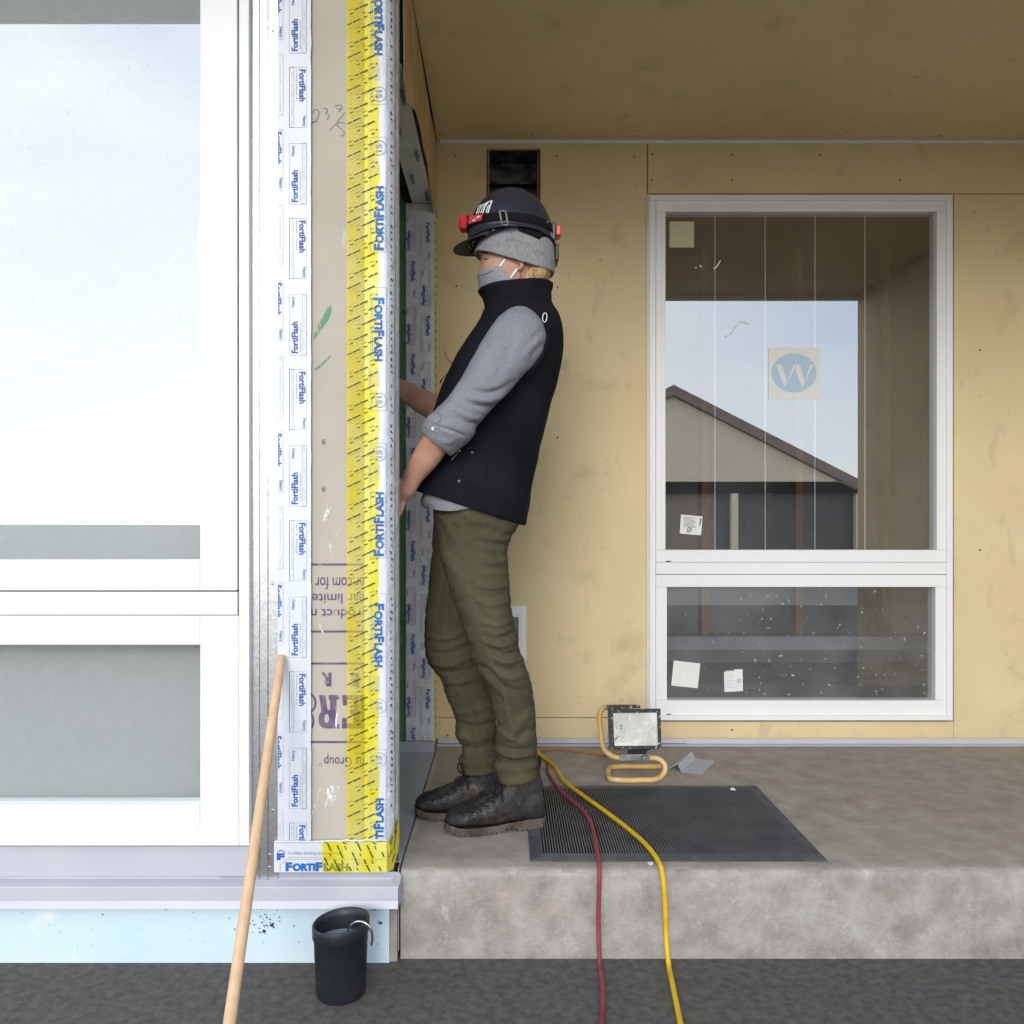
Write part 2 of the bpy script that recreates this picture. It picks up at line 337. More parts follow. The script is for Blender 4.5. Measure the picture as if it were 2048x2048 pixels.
def glass(name, refl, dirt=0.0):
    m = bpy.data.materials.new(name); m.use_nodes = True; t = m.node_tree; t.nodes.clear()
    o = t.nodes.new('ShaderNodeOutputMaterial'); a = t.nodes.new('ShaderNodeMixShader'); tr = t.nodes.new('ShaderNodeBsdfTransparent'); g = t.nodes.new('ShaderNodeBsdfGlossy')
    g.inputs['Roughness'].default_value = .0; g.inputs['Color'].default_value = (.98, .99, 1, 1); tr.inputs['Color'].default_value = (.80, .82, .82, 1)
    a.inputs['Fac'].default_value = refl
    t.links.new(tr.outputs[0], a.inputs[1]); t.links.new(g.outputs[0], a.inputs[2]); last = a.outputs[0]
    if dirt:
        d = t.nodes.new('ShaderNodeBsdfDiffuse'); d.inputs['Color'].default_value = (.62, .63, .64, 1); b = t.nodes.new('ShaderNodeMixShader')
        co = t.nodes.new('ShaderNodeTexCoord'); n = t.nodes.new('ShaderNodeTexNoise'); n.inputs['Scale'].default_value = 55; n.inputs['Detail'].default_value = 5
        n2 = t.nodes.new('ShaderNodeTexNoise'); n2.inputs['Scale'].default_value = 6; n2.inputs['Detail'].default_value = 6
        r = t.nodes.new('ShaderNodeMapRange'); r.inputs['From Min'].default_value = .64; r.inputs['From Max'].default_value = .70; r.inputs['To Max'].default_value = dirt*2.2
        r2 = t.nodes.new('ShaderNodeMapRange'); r2.inputs['From Min'].default_value = .3; r2.inputs['From Max'].default_value = .75; r2.inputs['To Min'].default_value = dirt*.15; r2.inputs['To Max'].default_value = dirt*.6
        ad = t.nodes.new('ShaderNodeMath'); ad.operation = 'MAXIMUM'
        t.links.new(co.outputs['Object'], n.inputs['Vector']); t.links.new(co.outputs['Object'], n2.inputs['Vector'])
        t.links.new(n.outputs['Fac'], r.inputs['Value']); t.links.new(n2.outputs['Fac'], r2.inputs['Value']); t.links.new(r.outputs[0], ad.inputs[0]); t.links.new(r2.outputs[0], ad.inputs[1])
        t.links.new(ad.outputs[0], b.inputs['Fac']); t.links.new(last, b.inputs[1]); t.links.new(d.outputs[0], b.inputs[2]); last = b.outputs[0]
    t.links.new(last, o.inputs[0]); return m
M['glass'] = glass('coated_glass', .30, .05)
M['glass_low'] = glass('dusty_glass', .13, .24)

# ---------------------------------------------------------------- lettering
_tc = {}
def textgeo(s, bold=.012):
    if (s, bold) in _tc: return _tc[(s, bold)]
    c = bpy.data.curves.new('t', 'FONT'); c.body = s; c.size = 1; c.offset = bold; c.resolution_u = 3
    o = bpy.data.objects.new('t', c); COL.objects.link(o); dg = bpy.context.evaluated_depsgraph_get(); dg.update()
    me = bpy.data.meshes.new_from_object(o.evaluated_get(dg)); v = get_v(me)[:, :2].copy(); f = [tuple(p.vertices) for p in me.polygons]
    bpy.data.objects.remove(o); bpy.data.curves.remove(c); bpy.data.meshes.remove(me)
    lo, hi = v.min(0), v.max(0); v = (v-lo)/(hi-lo+1e-9); _tc[(s, bold)] = (v, f); return v, f
class Print:
    """flat print on a plane; dep = depth or function of (px,py)"""
    def __init__(s, dep, clip=None): s.m = MB(); s.dep = dep; s.clip = clip
    def pt(s, x, y):
        if s.clip: x = min(max(x, s.clip[0]), s.clip[1]); y = min(max(y, s.clip[2]), s.clip[3])
        return P(x, y, s.dep(x, y) if callable(s.dep) else s.dep)
    def text(s, t, x0, y0, x1, y1, rot=0, bold=.012):
        v, f = textgeo(t, bold); w, h = x1-x0, y1-y0; V = []
        for u, q in v:
            if rot == 0: p = (x0+u*w, y1-q*h)
            elif rot == 180: p = (x1-u*w, y0+q*h)
            elif rot == -90: p = (x0+q*w, y0+u*h)
            else: p = (x1-q*w, y1-u*h)
            V.append(p)
        s.addclip(V, f)
    def addclip(s, V, f):
        for face in f:
            p = [V[i] for i in face]
            if s.clip:
                for ax, lim, sg in ((0, s.clip[0], 1), (0, s.clip[1], -1), (1, s.clip[2], 1), (1, s.clip[3], -1)):
                    q = []
                    for i in range(len(p)):
                        a, b = p[i], p[(i+1) % len(p)]; da, db = (a[ax]-lim)*sg, (b[ax]-lim)*sg
                        if da >= 0: q.append(a)
                        if (da >= 0) != (db >= 0):
                            t = da/(da-db); q.append((a[0]+(b[0]-a[0])*t, a[1]+(b[1]-a[1])*t))
                    p = q
                    if len(p) < 3: break
            if len(p) >= 3: s.m.add([P(x, y, s.dep(x, y) if callable(s.dep) else s.dep) for x, y in p], [tuple(range(len(p)))])
    def poly(s, pts): s.m.add([s.pt(*p) for p in pts], [tuple(range(len(pts)))])
    def line(s, a, b, w):
        dx, dy = b[0]-a[0], b[1]-a[1]; l = math.hypot(dx, dy)+1e-9; nx, ny = -dy/l*w/2, dx/l*w/2
        if s.clip and (max(a[0], b[0]) < s.clip[0] or min(a[0], b[0]) > s.clip[1] or max(a[1], b[1]) < s.clip[2] or min(a[1], b[1]) > s.clip[3]): return
        s.poly([(a[0]+nx, a[1]+ny), (b[0]+nx, b[1]+ny), (b[0]-nx, b[1]-ny), (a[0]-nx, a[1]-ny)])
    def rect(s, x0, y0, x1, y1, w=.8):
        s.line((x0, y0), (x1, y0), w); s.line((x0, y1), (x1, y1), w); s.line((x0, y0+w), (x0, y1-w), w); s.line((x1, y0+w), (x1, y1-w), w)
    def ring(s, cx, cy, r, w=1.2, n=28, ry=None):
        ry = ry or r
        for i in range(n):
            a, b = 2*math.pi*i/n, 2*math.pi*(i+1)/n
            s.poly([(cx+r*math.cos(a), cy+ry*math.sin(a)), (cx+r*math.cos(b), cy+ry*math.sin(b)), (cx+(r-w)*math.cos(b), cy+(ry-w)*math.sin(b)), (cx+(r-w)*math.cos(a), cy+(ry-w)*math.sin(a))])
    def build(s, name, m, parent): return s.m.build(name, m, parent)

# ================================================================ SETTING
GZ = -.22
def struct(o): o['kind'] = 'structure'; return o
struct(mk('ground', [(-400, -400, GZ), (400, -400, GZ), (400, 400, GZ), (-400, 400, GZ)], [(0, 1, 2, 3)], M['ground']))
# porch slab with a worn, rounded nosing (subdivided so the edge can wander)
def slab():
    xs = np.linspace(-.258, 3.3, 180); prof = [(3.19, 0), (2.6, 0), (2.10, 0), (2.045, -.0005), (2.030, -.003), (2.0225, -.009), (2.020, -.018), (2.0205, -.12), (2.021, -.3)]
    V = []; Fc = []
    for i, x in enumerate(xs):
        for j, (y, z) in enumerate(prof):
            w = noise.noise(Vector((x*9, j*.7, 3)))*.0028+noise.noise(Vector((x*31, j, 8)))*.0013 if 3 <= j <= 6 else 0
            V.append((x, y+w, z+min(0, w)))
    n = len(prof)
    for i in range(len(xs)-1):
        for j in range(n-1): Fc.append((i*n+j, i*n+j+1, (i+1)*n+j+1, (i+1)*n+j))
    V += [(-.258, 3.19, -.3)]; Fc.append(tuple(range(n))+(len(V)-1,))
    return V, Fc
V_, F_ = slab()
po = struct(mk('porch_slab', V_, F_, M['concrete_top'], None, True)); po['label'] = 'worn concrete porch slab with rounded front edge'
po.data.materials.append(M['concrete'])
for p in po.data.polygons:
    if p.center.y < 2.027 : p.material_index = 1

# ---- back wall of gold sheathing panels
bw = empty('sheathed_back_wall', (1.0, SB, 0), 'gold sheathing board wall behind the porch, with vent hole and window', 'wall')
def holed(x0, x1, z0, z1, h, y, th):
    b = MB(); xs = [x0, h[0], h[1], x1]; zs = [z0, h[2], h[3], z1]
    for yy in (y, y+th):
        b2 = [(xs[i], yy, zs[j]) for i in range(4) for j in range(4)]
        b.add(b2, [(i*4+j, (i+1)*4+j, (i+1)*4+j+1, i*4+j+1) for i in range(3) for j in range(3) if (i, j) != (1, 1)])
    q = lambda xa, za, xb, zb: b.quad((xa, y, za), (xb, y, zb), (xb, y+th, zb), (xa, y+th, za))
    for (xa, xb, za, zb) in ((x0, x1, z0, z1), (h[0], h[1], h[2], h[3])):
        q(xa, za, xb, za); q(xb, za, xb, zb); q(xb, zb, xa, zb); q(xa, zb, xa, za)
    return b
X5 = lambda px: (px-VX)/516.0
Z5 = lambda py: CH-(py-VY)/516.0
holed(X5(873), X5(1294), Z5(1434.5), Z5(280), (X5(973), X5(1081), Z5(404), Z5(297)), SB, .016).build('sheathing_panel', M['gold'], bw, bevel=.0012)
for a in ((873, 1296.5, 1436.2, 1478), (1296, 2500, 276, 387), (1298.5, 1907, 1443, 1478), (1907.5, 2500, 388.5, 1478)):
    b = MB(); b.box(X5(a[0]), X5(a[1]), SB, SB+.016, Z5(a[3]), Z5(a[2])); b.build('sheathing_panel', M['gold'], bw, bevel=.0012)
def screw(px, py, d, r, parent, m, nm='screw'):
    c = P(px, py, d); V = [c+Vector((r*math.cos(a), 0, r*math.sin(a))) for a in np.linspace(0, 2*math.pi, 11)[:-1]]
    V += [c+Vector((r*.6*math.cos(a), -.0012, r*.6*math.sin(a))) for a in np.linspace(0, 2*math.pi, 11)[:-1]]
    return mk(nm, V, [(i, (i+1) % 10, 10+(i+1) % 10, 10+i) for i in range(10)]+[tuple(range(10, 20))], m, parent)
for q in ((911, 311), (1113, 312), (1268, 313), (1305, 308), (1464, 309), (1304, 360), (1464, 360), (913, 572), (1115, 574), (895, 1471), (1464, 1460), (1115, 875), (1640, 310), (1800, 360), (1960, 700), (1960, 1100)):
    screw(q[0], q[1], SB-.0006, .0042, bw, M['goldedge'])
b = MB(); b.box(X5(868), 3.3, SB+.030, SB+.05, Z5(1490), Z5(1440)); b.build('wall_backing', M['dark'], bw)
# vent recess
v = MB(); x0, x1, z0, z1, y0, y1 = X5(973)-.002, X5(1081)+.002, Z5(404)-.002, Z5(297)+.002, SB+.0165, SB+.14
v.quad((x0, y1, z0), (x1, y1, z0), (x1, y1, z1), (x0, y1, z1)); v.quad((x0, y0, z0), (x0, y1, z0), (x0, y1, z1), (x0, y0, z1)); v.quad((x1, y0, z0), (x1, y1, z0), (x1, y1, z1), (x1, y0, z1))
v.quad((x0, y0, z1), (x1, y0, z1), (x1, y1, z1), (x0, y1, z1)); v.quad((x0, y0, z0), (x1, y0, z0), (x1, y1, z0), (x0, y1, z0))
vb = v.build('vent_recess', M['duct'], bw)
b = MB(); zf = Z5(343); b.box(x0+.003, x1-.003, SB+.10, SB+.135, zf-.006, zf+.002); b.build('flange', M['duct'], vb)
cx, cz = (x0+x1)/2, Z5(372); b = MB(); b.tube([(cx+.052*math.cos(a), SB+.128, cz+.052*math.sin(a)) for a in np.linspace(0, 2*math.pi, 33)], .006, 8, False); b.build('duct_collar', M['duct'], vb, True)
b = MB(); b.add([(cx+.05*math.cos(a), SB+.134, cz+.05*math.sin(a)) for a in np.linspace(0, 2*math.pi, 33)[:-1]], [tuple(range(32))]); b.build('duct_opening', M['dark'], vb)
for s_ in (0, 1):
    b = MB(); xx = x0+.006 if s_ == 0 else x1-.012; b.box(xx, xx+.006, SB+.02, SB+.13, z0+.003, z1-.003); b.build('stud_edge', M['stud'], vb)
# soffit
st = empty('soffit', (1.2, 2.1, 2.332), 'dark brown soffit boards over the porch', 'soffit')
ZS = CH+(VY-284)/516.0
b = MB(); b.box(-.262, 3.3, 1.03, SB+.016, ZS+.006, ZS+.022); b.build('soffit_panel', M['gold'], st)
b = MB(); b.box(-.262, 3.3, .99, 1.028, ZS-.02, ZS+.34); b.build('fascia_board', M['vinyl'], st)
for q in ((879, 270), (1064, 270), (1269, 271), (1472, 272), (1680, 271), (1880, 271)):
    d = (ZS-CH+.0055)*F/(VY-q[1]); c = P(q[0], q[1], d)
    V = [c+Vector((.0045*math.cos(a), .0045*math.sin(a), -.0008)) for a in np.linspace(0, 2*math.pi, 11)[:-1]]; mk('screw', V, [tuple(range(10))], M['goldedge'], st)
bt = mk('ceiling_bead', *(lambda b: (b.V, b.F))(MB().box(-.252, 3.3, SB-.010, SB-.001, ZS-.008, ZS+.0045)), M['vinyl'], st)
b = MB(); b.box(-2.6, 3.4, 1.0, 7.2, 2.72, 2.8); rf = b.build('roof_deck', M['darkdoor']); tag(rf, 'flat grey roof deck above the soffit, above the picture', 'roof')
wg = MB().box(2.30, 2.42, 1.03, SB+.016, GZ, ZS+.004).build('porch_end_wall', M['gold']); tag(wg, 'gold board end wall closing the porch on the right, outside the picture', 'wall')
# base flashing of the back wall
zf = empty('wall_base_flashing', (1.2, 3.12, 0), 'pale metal flashing strip along the foot of the gold wall', 'flashing')
b = MB(); b.box(X5(876), X5(1372), 3.157, 3.162, .006, .0235); b.build('flashing_strip', M['paintedlt'], zf)
b = MB(); b.box(X5(1371), X5(2500), 3.1535, 3.1565, .005, .024); b.build('flashing_strip', M['paintedlt'], zf)
b = MB(); b.box(X5(876), X5(2500), 3.130, 3.156, .001, .0045); b.build('foot_leg', M['paintedlt'], zf)

# ---- window in the back wall
wn = empty('double_window', (1.2, SB, .09), 'tall white vinyl window with reflecting upper pane and dusty lower pane', 'window')
D0, D1 = 3.150, 3.156
def bar(name, x0, x1, y0, y1, d, th, parent, m=None, bev=.0015):
    b = MB(); b.pbox(x0, x1, y0, y1, d, th); return b.build(name, m or M['vinyl'], parent, bevel=bev)
fr = bar('frame_head', 1299, 1906, 389, 400, D0, .09, wn)
bar('frame_jamb', 1299, 1311.5, 400.3, 1431, D0, .09, wn); bar('frame_jamb', 1893.5, 1906, 400.3, 1431, D0, .09, wn)
bar('frame_sill', 1299, 1906, 1431.3, 1441, D0-.006, .09, wn); bar('mullion', 1312, 1893, 1124.8, 1148.6, D0+.001, .085, wn)
us = bar('upper_sash_rail', 1312, 1893, 400.8, 423, D1, .06, wn); bar('upper_sash_rail', 1312, 1893, 1100, 1124, D1, .06, wn)
bar('upper_sash_stile', 1312, 1331, 423.2, 1099.8, D1+.0005, .06, wn); bar('upper_sash_stile', 1874, 1893, 423.2, 1099.8, D1+.0005, .06, wn)
bar('lower_sash_rail', 1312, 1893, 1149.6, 1174, D1, .06, wn); bar('lower_sash_rail', 1312, 1893, 1401, 1430.4, D1, .06, wn)
bar('lower_sash_stile', 1312, 1334, 1174.2, 1400.8, D1+.0005, .06, wn); bar('lower_sash_stile', 1871, 1893, 1174.2, 1400.8, D1+.0005, .06, wn)
bar('nail_fin', 1294.5, 1298.6, 387.5, 1443, SB-.004, .004, wn)
DG = 3.184
up_ = MB().add([P(1326, 1106, DG), P(1880, 1106, DG), P(1880, 416, DG), P(1326, 416, DG)], [(0, 1, 2, 3)]).build('pane', M['glass'], wn)
MB().add([P(1328, 1408, DG), P(1876, 1408, DG), P(1876, 1168, DG), P(1328, 1168, DG)], [(0, 1, 2, 3)]).build('pane', M['glass_low'], wn)
for x in (1430, 1530.5, 1630, 1730): bar('grille_bar', x-.8, x+.8, 416, 1106, DG+.006, .004, wn, bev=0)
for x, y in ((1332, 1121.5), (1333, 1427.5)): bar('weep_slot', x, x+9, y, y+2, D1-.0006, .001, wn, M['dark'], 0)
# papers and labels stuck on the panes
def sticker(name, pts, d, m, label, cat='label', print_=None):
    b = MB(); V = [P(x, y, d) for x, y in pts]; V2 = [p+Vector((0, .0006, 0)) for p in V]; n = len(V)
    b.add(V+V2, [tuple(range(n)), tuple(range(n, 2*n))[::-1]]+[(i, (i+1) % n, n+(i+1) % n, n+i) for i in range(n)])
    o = b.build(name, m); tag(o, label, cat); return o
DS = DG-.0016
sticker('foam_square', [(1339, 443), (1388, 443), (1388, 495), (1339, 495)], DS, M['beigepaper'], 'beige paper square in the upper left corner of the window', 'paper')
so1 = sticker('window_label', [(1362, 1029), (1405, 1033), (1402, 1070.5), (1359.5, 1067)], DS, M['paper'], 'small tilted printed label at the bottom of the upper pane', 'label')
so2 = sticker('window_label', [(1448, 1344), (1452, 1344), (1452, 1342), (1468, 1342), (1469, 1339), (1485, 1338.5), (1486, 1382), (1449, 1384)], DS, M['paper'], 'pale printed label on the dusty lower pane', 'label')
sticker('paper_square', [(1347.5, 1321), (1400.5, 1327), (1395.5, 1376.5), (1342.5, 1371)], DS, M['paper'], 'tilted blank white square on the lower pane', 'paper')
so3 = sticker('logo_sheet', [(1537, 695), (1640, 695), (1640, 798), (1537, 798)], DS, M['paper'], 'white sheet with pale blue round logo on the upper pane', 'sheet')
pr = Print(DS-.0006)
for k in range(9): pr.line((1367+k*.0, 1034+k*2.4), (1394-(k*7 % 9), 1036.3+k*2.4), .7)
pr.line((1401.5, 1036), (1399.5, 1051), 2.2); pr.ring(1378.5, 1060, 5, 1.3); pr.line((1375, 1063), (1382, 1057), 1.6)
pr.build('print', M['dark_print'], so1)
pr = Print(DS-.0006)
for k in range(8): pr.line((1452, 1350+k*3.6), (1452+13+(k*5 % 9), 1349.8+k*3.6), .6)
pr.line((1449, 1342.2), (1467, 1341), 2); pr.ring(1478, 1362, 4.5, 1.2); pr.line((1475, 1365), (1481, 1359), 1.4)
pr.build('print', M['grey_print'], so2)
pr = Print(DS-.0006); pr.poly([(1588+45*math.cos(a), 746+39*math.sin(a)) for a in np.linspace(0, 2*math.pi, 41)[:-1]]); pr.build('logo_disc', M['palelogo'], so3)
pr = Print(DS-.0012)
pr.poly([(1552, 729), (1564, 729), (1574, 763), (1569, 775)]); pr.poly([(1574.4, 763), (1588, 729), (1594, 729), (1569.4, 775)])
pr.poly([(1594.4, 729), (1600, 729), (1609, 763), (1604, 775), (1591, 740)]); pr.poly([(1609.4, 763), (1620, 729), (1627, 729), (1604.4, 775)]); pr.build('logo_letter', M['paper'], so3)
# chalk swipes on the glass
pr = Print(DS-.0002)
for pts, w in (([(1451, 673), (1462, 668), (1470, 655), (1480, 644), (1488, 643), (1499, 648)], 4), ([(1427, 538), (1433, 534), (1441, 521)], 2.4), ([(1391, 536), (1393, 534)], 3), ([(1399, 530), (1404, 535)], 2.5)):
    for i in range(len(pts)-1): pr.line(pts[i], pts[i+1], w)
ch = pr.build('chalk_mark', M['white'], wn)
# room behind
rm = empty('room_interior', (1.2, 4.6, 0), 'dim unfinished room seen through the window', 'room')
MB().quad((-.2, 3.24, .02), (3.2, 3.24, .02), (3.2, 6.6, .02), (-.2, 6.6, .02)).build('room_floor', M['roomfloor'], rm)
MB().box(-.2, 3.2, 6.2, 6.3, .02, 2.7).build('room_wall', M['drywall'], rm); MB().box(-.25, -.2, 3.24, 6.3, .02, 2.7).build('room_wall', M['drywall'], rm); MB().box(3.2, 3.25, 3.24, 6.3, .02, 2.7).build('room_wall', M['drywall'], rm)
MB().box(X5(1296)-.03, X5(1296)+.085, 3.25, 3.36, .03, 2.5).build('wood_stud', M['stud'], rm)
MB().box(.3, 3.0, 4.0, 4.06, .235, .30).build('cross_board', M['painted'], rm); MB().box(.3, 3.0, 4.9, 4.96, .02, .12).build('cross_board', M['drywall'], rm)
for x in (1.25, 1.85, 2.4): MB().box(x, x+.045, 5.2, 5.3, .02, 2.6).build('wood_stud', M['stud'], rm)
# white wall box (partly behind the legs)
wb = empty('wall_box', (X5(1028), SB, Z5(1317)), 'white framed wall box low on the gold wall behind the legs', 'wall box')
b = MB(); b.add(*(lambda h: (h.V, h.F))(holed(X5(1000), X5(1052), Z5(1318), Z5(1211), (X5(1011), X5(1041), Z5(1303), Z5(1228)), SB-.016, .0155))); b.build('frame', M['vinyl'], wb, bevel=.002)
b = MB(); b.add(*(lambda h: (h.V, h.F))(holed(X5(1011.5), X5(1040.5), Z5(1302.5), Z5(1228.5), (X5(1015), X5(1037), Z5(1298), Z5(1233)), SB-.020, .015))); b.build('inner_frame', M['vinyl'], wb, bevel=.001)
MB().box(X5(1015)-.002, X5(1037)+.002, SB-.006, SB-.002, Z5(1299), Z5(1232)).build('cover', M['lampgrey'], wb)

# ================================================================ LEFT CORNER WALL
cw = empty('taped_corner_wall', (-.45, 2.03, -.02), 'tan board wall corner covered with white and yellow flashing tapes', 'wall')
ZT = 2.70
def extr(poly, z0, z1):
    n = len(poly); V = [(x, y, z0) for x, y in poly]+[(x, y, z1) for x, y in poly]
    return V, [tuple(range(n))[::-1], tuple(range(n, 2*n))]+[(i, (i+1) % n, n+(i+1) % n, n+i) for i in range(n)]
mk('board', *extr([(-.64, 2.02), (-.297, 2.02), (-.278, 2.045), (-.277, 2.118), (-.64, 2.118)], -.019, ZT), M['tan'], cw)
X8 = lambda px, d=SW: (px-VX)*d/F
# galvanised strip (folded profile)
prof = [(500.5, 2.0150), (504, 2.0128), (518.2, 2.0128), (519, 2.0118), (520.2, 2.0128), (535, 2.0128), (535.8, 2.0105), (537, 2.0128), (557, 2.0128), (557, 2.0155), (500.5, 2.0165)]
gs = mk('galvanised_strip', *extr([(X8(a, y), y) for a, y in prof], CH-(1756-VY)*SW/F, ZT), M['galv'], cw)
for q in ((546.5, 527), (543.5, 948), (544, 1167), (546, 1621), (539.5, 1710), (538.5, 1735), (545, 60)): screw(q[0], q[1], 2.0120, .0042, gs, M['steel'])
# tape sheets
def sheet(name, x0, x1, y0, y1, dep, m, parent, nx=6, ny=120, jl=0, jr=0, jb=0, wav=.0004, seed=0):
    V = []; Fc = []
    for j in range(ny+1):
        t = j/ny; y = y0+(y1-y0)*t
        a = x0+jl*noise.noise(Vector((seed, y*.02, 1))); c = x1+jr*noise.noise(Vector((seed, y*.03, 7)))
        for i in range(nx+1):
            x = a+(c-a)*i/nx; yy = y+(jb*noise.noise(Vector((x*.05, seed, 4))) if j == ny else 0)
            d = dep(x) if callable(dep) else dep
            V.append(P(x, yy, d-wav*abs(noise.noise(Vector((x*.06+seed, y*.012, 2))))))
    for j in range(ny):
        for i in range(nx): Fc.append((j*(nx+1)+i, j*(nx+1)+i+1, (j+1)*(nx+1)+i+1, (j+1)*(nx+1)+i))
    return mk(name, V, Fc, m, parent, True)
YT = -420
t1 = sheet('white_tape', 555.5, 622, YT, 1683, 2.0114, M['tape'], cw, jr=1.5, seed=1)
def henry_tape(blue, grey, A, s, cl, cr, y00, y11, off=0.0, flip=False):
    """blue/grey prints, A = left px of tape column, s = px scale, rows repeat each 302*s"""
    for k in range(-3, 8):
        y = off+k*302.3*s
        def T(pr, t, x0, ya, x1, yb, rot, b):
            if y+yb*s < y00 or y+ya*s > y11: return
            pr.text(t, A+x0*s, y+ya*s, A+x1*s, y+yb*s, rot, b)
        def Rr(x0, ya, x1, yb):
            if y+yb*s < y00 or y+ya*s > y11: return
            grey.rect(A+x0*s, y+ya*s, A+x1*s, min(y+yb*s, y11), max(.55, .7*s))
        def Ln(x, ya, yb, w=1.0):
            if y+yb*s < y00 or y+ya*s > y11: return
            n = int((yb-ya)/3.2)
            for i in range(n):
                if random.random() < .85: grey.line((A+x*s, min(y+(ya+i*3.2)*s, y11)), (A+x*s, min(y+(ya+i*3.2+2.5)*s, y11)), w*s)
        # down-reading label
        T(blue, 'FortiFlash', 43, 441, 56, 505, -90, .03); T(blue, 'Henry', 48.5, 534, 57, 555, -90, .012)
        Rr(24, 436.5, 58.5, 557); Ln(38, 442, 505, 1.6); Ln(29, 442, 466, 1.0); Ln(29, 471, 536); Ln(29, 543, 554); Rr(24, 436.5, 32.5, 557)
        # up-reading label
        T(blue, 'FortiFlash', 28, 340.5, 41, 404, 90, .03); T(blue, 'Henry', 27.5, 291, 36, 312, 90, .012)
        Rr(23.5, 287, 57.5, 408); Ln(45.5, 341, 404, 1.6); Ln(53, 312, 365); Ln(53, 372, 400); Ln(53, 291, 303); Rr(49.5, 287, 57.5, 408)
        # clipped left column
        if not flip: continue
        T(blue, 'FortiFlash', -5, 263, 8, 328, -90, .03); T(blue, 'Henry', 1.5, 356, 10, 377, -90, .012)
        Rr(-12, 259, 11, 381); Ln(5, 413, 425); Ln(5, 432, 500); Ln(5, 507, 528); Rr(-12, 410, 11, 532)
        if cr > 70:
            pass
blue = Print(2.0104, (556, 621, YT, 1682)); grey = Print(2.0105, (556, 621, YT, 1682))
henry_tape(blue, grey, 555, 1.0, 555, 622, YT, 1682, 0.0, True)
blue.build('lettering', M['blue'], t1); grey.build('fine_print', M['grey_print'], t1)
# purple print on the board (upside down) -- below the tapes
pp = Print(2.0192, (600, 729.5, 0, 2000))
for y in (1129, 1263, 1327, 1484): pp.line((600, y), (729, y), 4.2)
pp.text('er.com for d', 613, 1154, 729, 1179, 180, .008); pp.text('ear limited', 611, 1187, 730, 1207, 180, .008); pp.text('product m', 614, 1212, 736, 1237, 180, .008)
pp.text('R', 643, 1345, 663, 1373, 180, .05); pp.text('E', 702, 1346, 718, 1373, 180, .05)
# big slab letters E R S
def rev(x, y): return (x, y)
pp.poly([(684, 1390), (729, 1390), (729, 1457), (684, 1457), (684, 1436), (694, 1436), (694, 1447), (707, 1447), (707, 1429), (700, 1429), (700, 1419), (707, 1419), (707, 1400), (695, 1400), (695, 1411), (686, 1411)])
pp.poly([(657.3, 1390), (678, 1390), (678, 1399), (673, 1399), (673, 1448), (679, 1448), (679, 1457), (652, 1457), (644, 1455), (639, 1449), (637, 1440), (638, 1430), (643, 1423), (641, 1409), (638, 1390), (650.5, 1390), (655, 1420), (660, 1420), (660, 1399), (657.3, 1399)])
for a0, a1, cx_, cy_ in ((-1.5, 1.2, 616, 1406), (-1.2, 1.5, 612, 1442)):
    for i in range(14):
        a, c = a0+(a1-a0)*i/14, a0+(a1-a0)*(i+1)/14
        pp.poly([(cx_+r*math.cos(t), cy_+1.25*r*math.sin(t)) for r, t in ((17, a), (17, c), (13, c), (13, a))])
pp.text('ns Group', 648, 1508, 728, 1534, 180, .008); pp.ring(640.5, 1529.5, 3, .9, 14)
pp.build('board_print', M['purple'], cw)
ov = MB(); c_ = P(652.5, 1437, 2.0188)
ov.add([P(653.5+4.6*math.cos(a), 1437+9*math.sin(a), 2.0188) for a in np.linspace(0, 2*math.pi, 25)[:-1]], [tuple(range(24))]); ov.build('letter_counter', M['tan'], cw)
for y in (884, 978): pq = Print(2.0192); pq.rect(644.5, y-4.5, 650, y+4.5, 1.2); pq.line((644, y-1.5), (650, y-1.5), 1.2); pq.line((644, y+1.5), (650, y+1.5), 1.2); pq.build('print_mark', M['purple'], cw)
# handwriting and crayon
hw = Print(2.0191)
def stroke(pr, pts, w, m=14):
    c = catmull([(a, b, 0) for a, b in pts], m)
    for i in range(m-1): pr.line(c[i][:2], (c[i+1][:2]-c[i][:2])*1.05+c[i][:2], w)
stroke(hw, [(625, 226), (630, 219), (637, 221), (637, 232), (629, 243), (623, 247), (630, 243), (637, 244)], 1.5)
stroke(hw, [(647, 217), (653, 217), (655, 222), (651, 226), (657, 229), (658, 235), (653, 239)], 1.5); stroke(hw, [(669, 212), (682, 211), (684, 213), (677, 224)], 1.5, 10); stroke(hw, [(673, 217), (682, 218)], 1.2, 4)
stroke(hw, [(690, 224), (675, 243), (659, 262)], 1.2, 6); stroke(hw, [(690, 247), (680, 244), (674, 250), (683, 258), (689, 266), (683, 272), (680, 271)], 1.4)
hw.build('handwriting', M['green_ink'], cw)
cr_ = Print(2.0190)
cr_.poly([(661, 608), (664, 618), (660, 634), (646, 655), (634, 671), (627, 680), (628, 668), (636, 650), (650, 625), (656, 612)]); cr_.poly([(628, 738), (636, 732), (648, 722), (657, 713), (662, 709), (661, 715), (650, 725), (640, 736), (632, 741)])
cr_.build('crayon_smear', M['green_crayon'], cw)
wm = Print(2.0189)
for pts in ([(655, 1005), (662, 1002), (664, 1010), (659, 1022), (655, 1038), (645, 1055), (648, 1030)], [(670, 1060), (676, 1070), (678, 1080), (673, 1075)], [(658, 1084), (664, 1090), (666, 1112), (660, 1104)], [(636, 1245), (643, 1250), (648, 1268), (642, 1262)],
            [(655, 1575), (668, 1566), (680, 1572), (676, 1590), (664, 1618), (655, 1608), (648, 1625), (652, 1596)], [(640, 1572), (645, 1573), (622, 1640), (619, 1636)], [(678, 1540), (682, 1528), (685, 1530), (680, 1546)], [(670, 1445), (676, 1400), (679, 1402), (674, 1450), (672, 1470)]):
    wm.poly(pts)
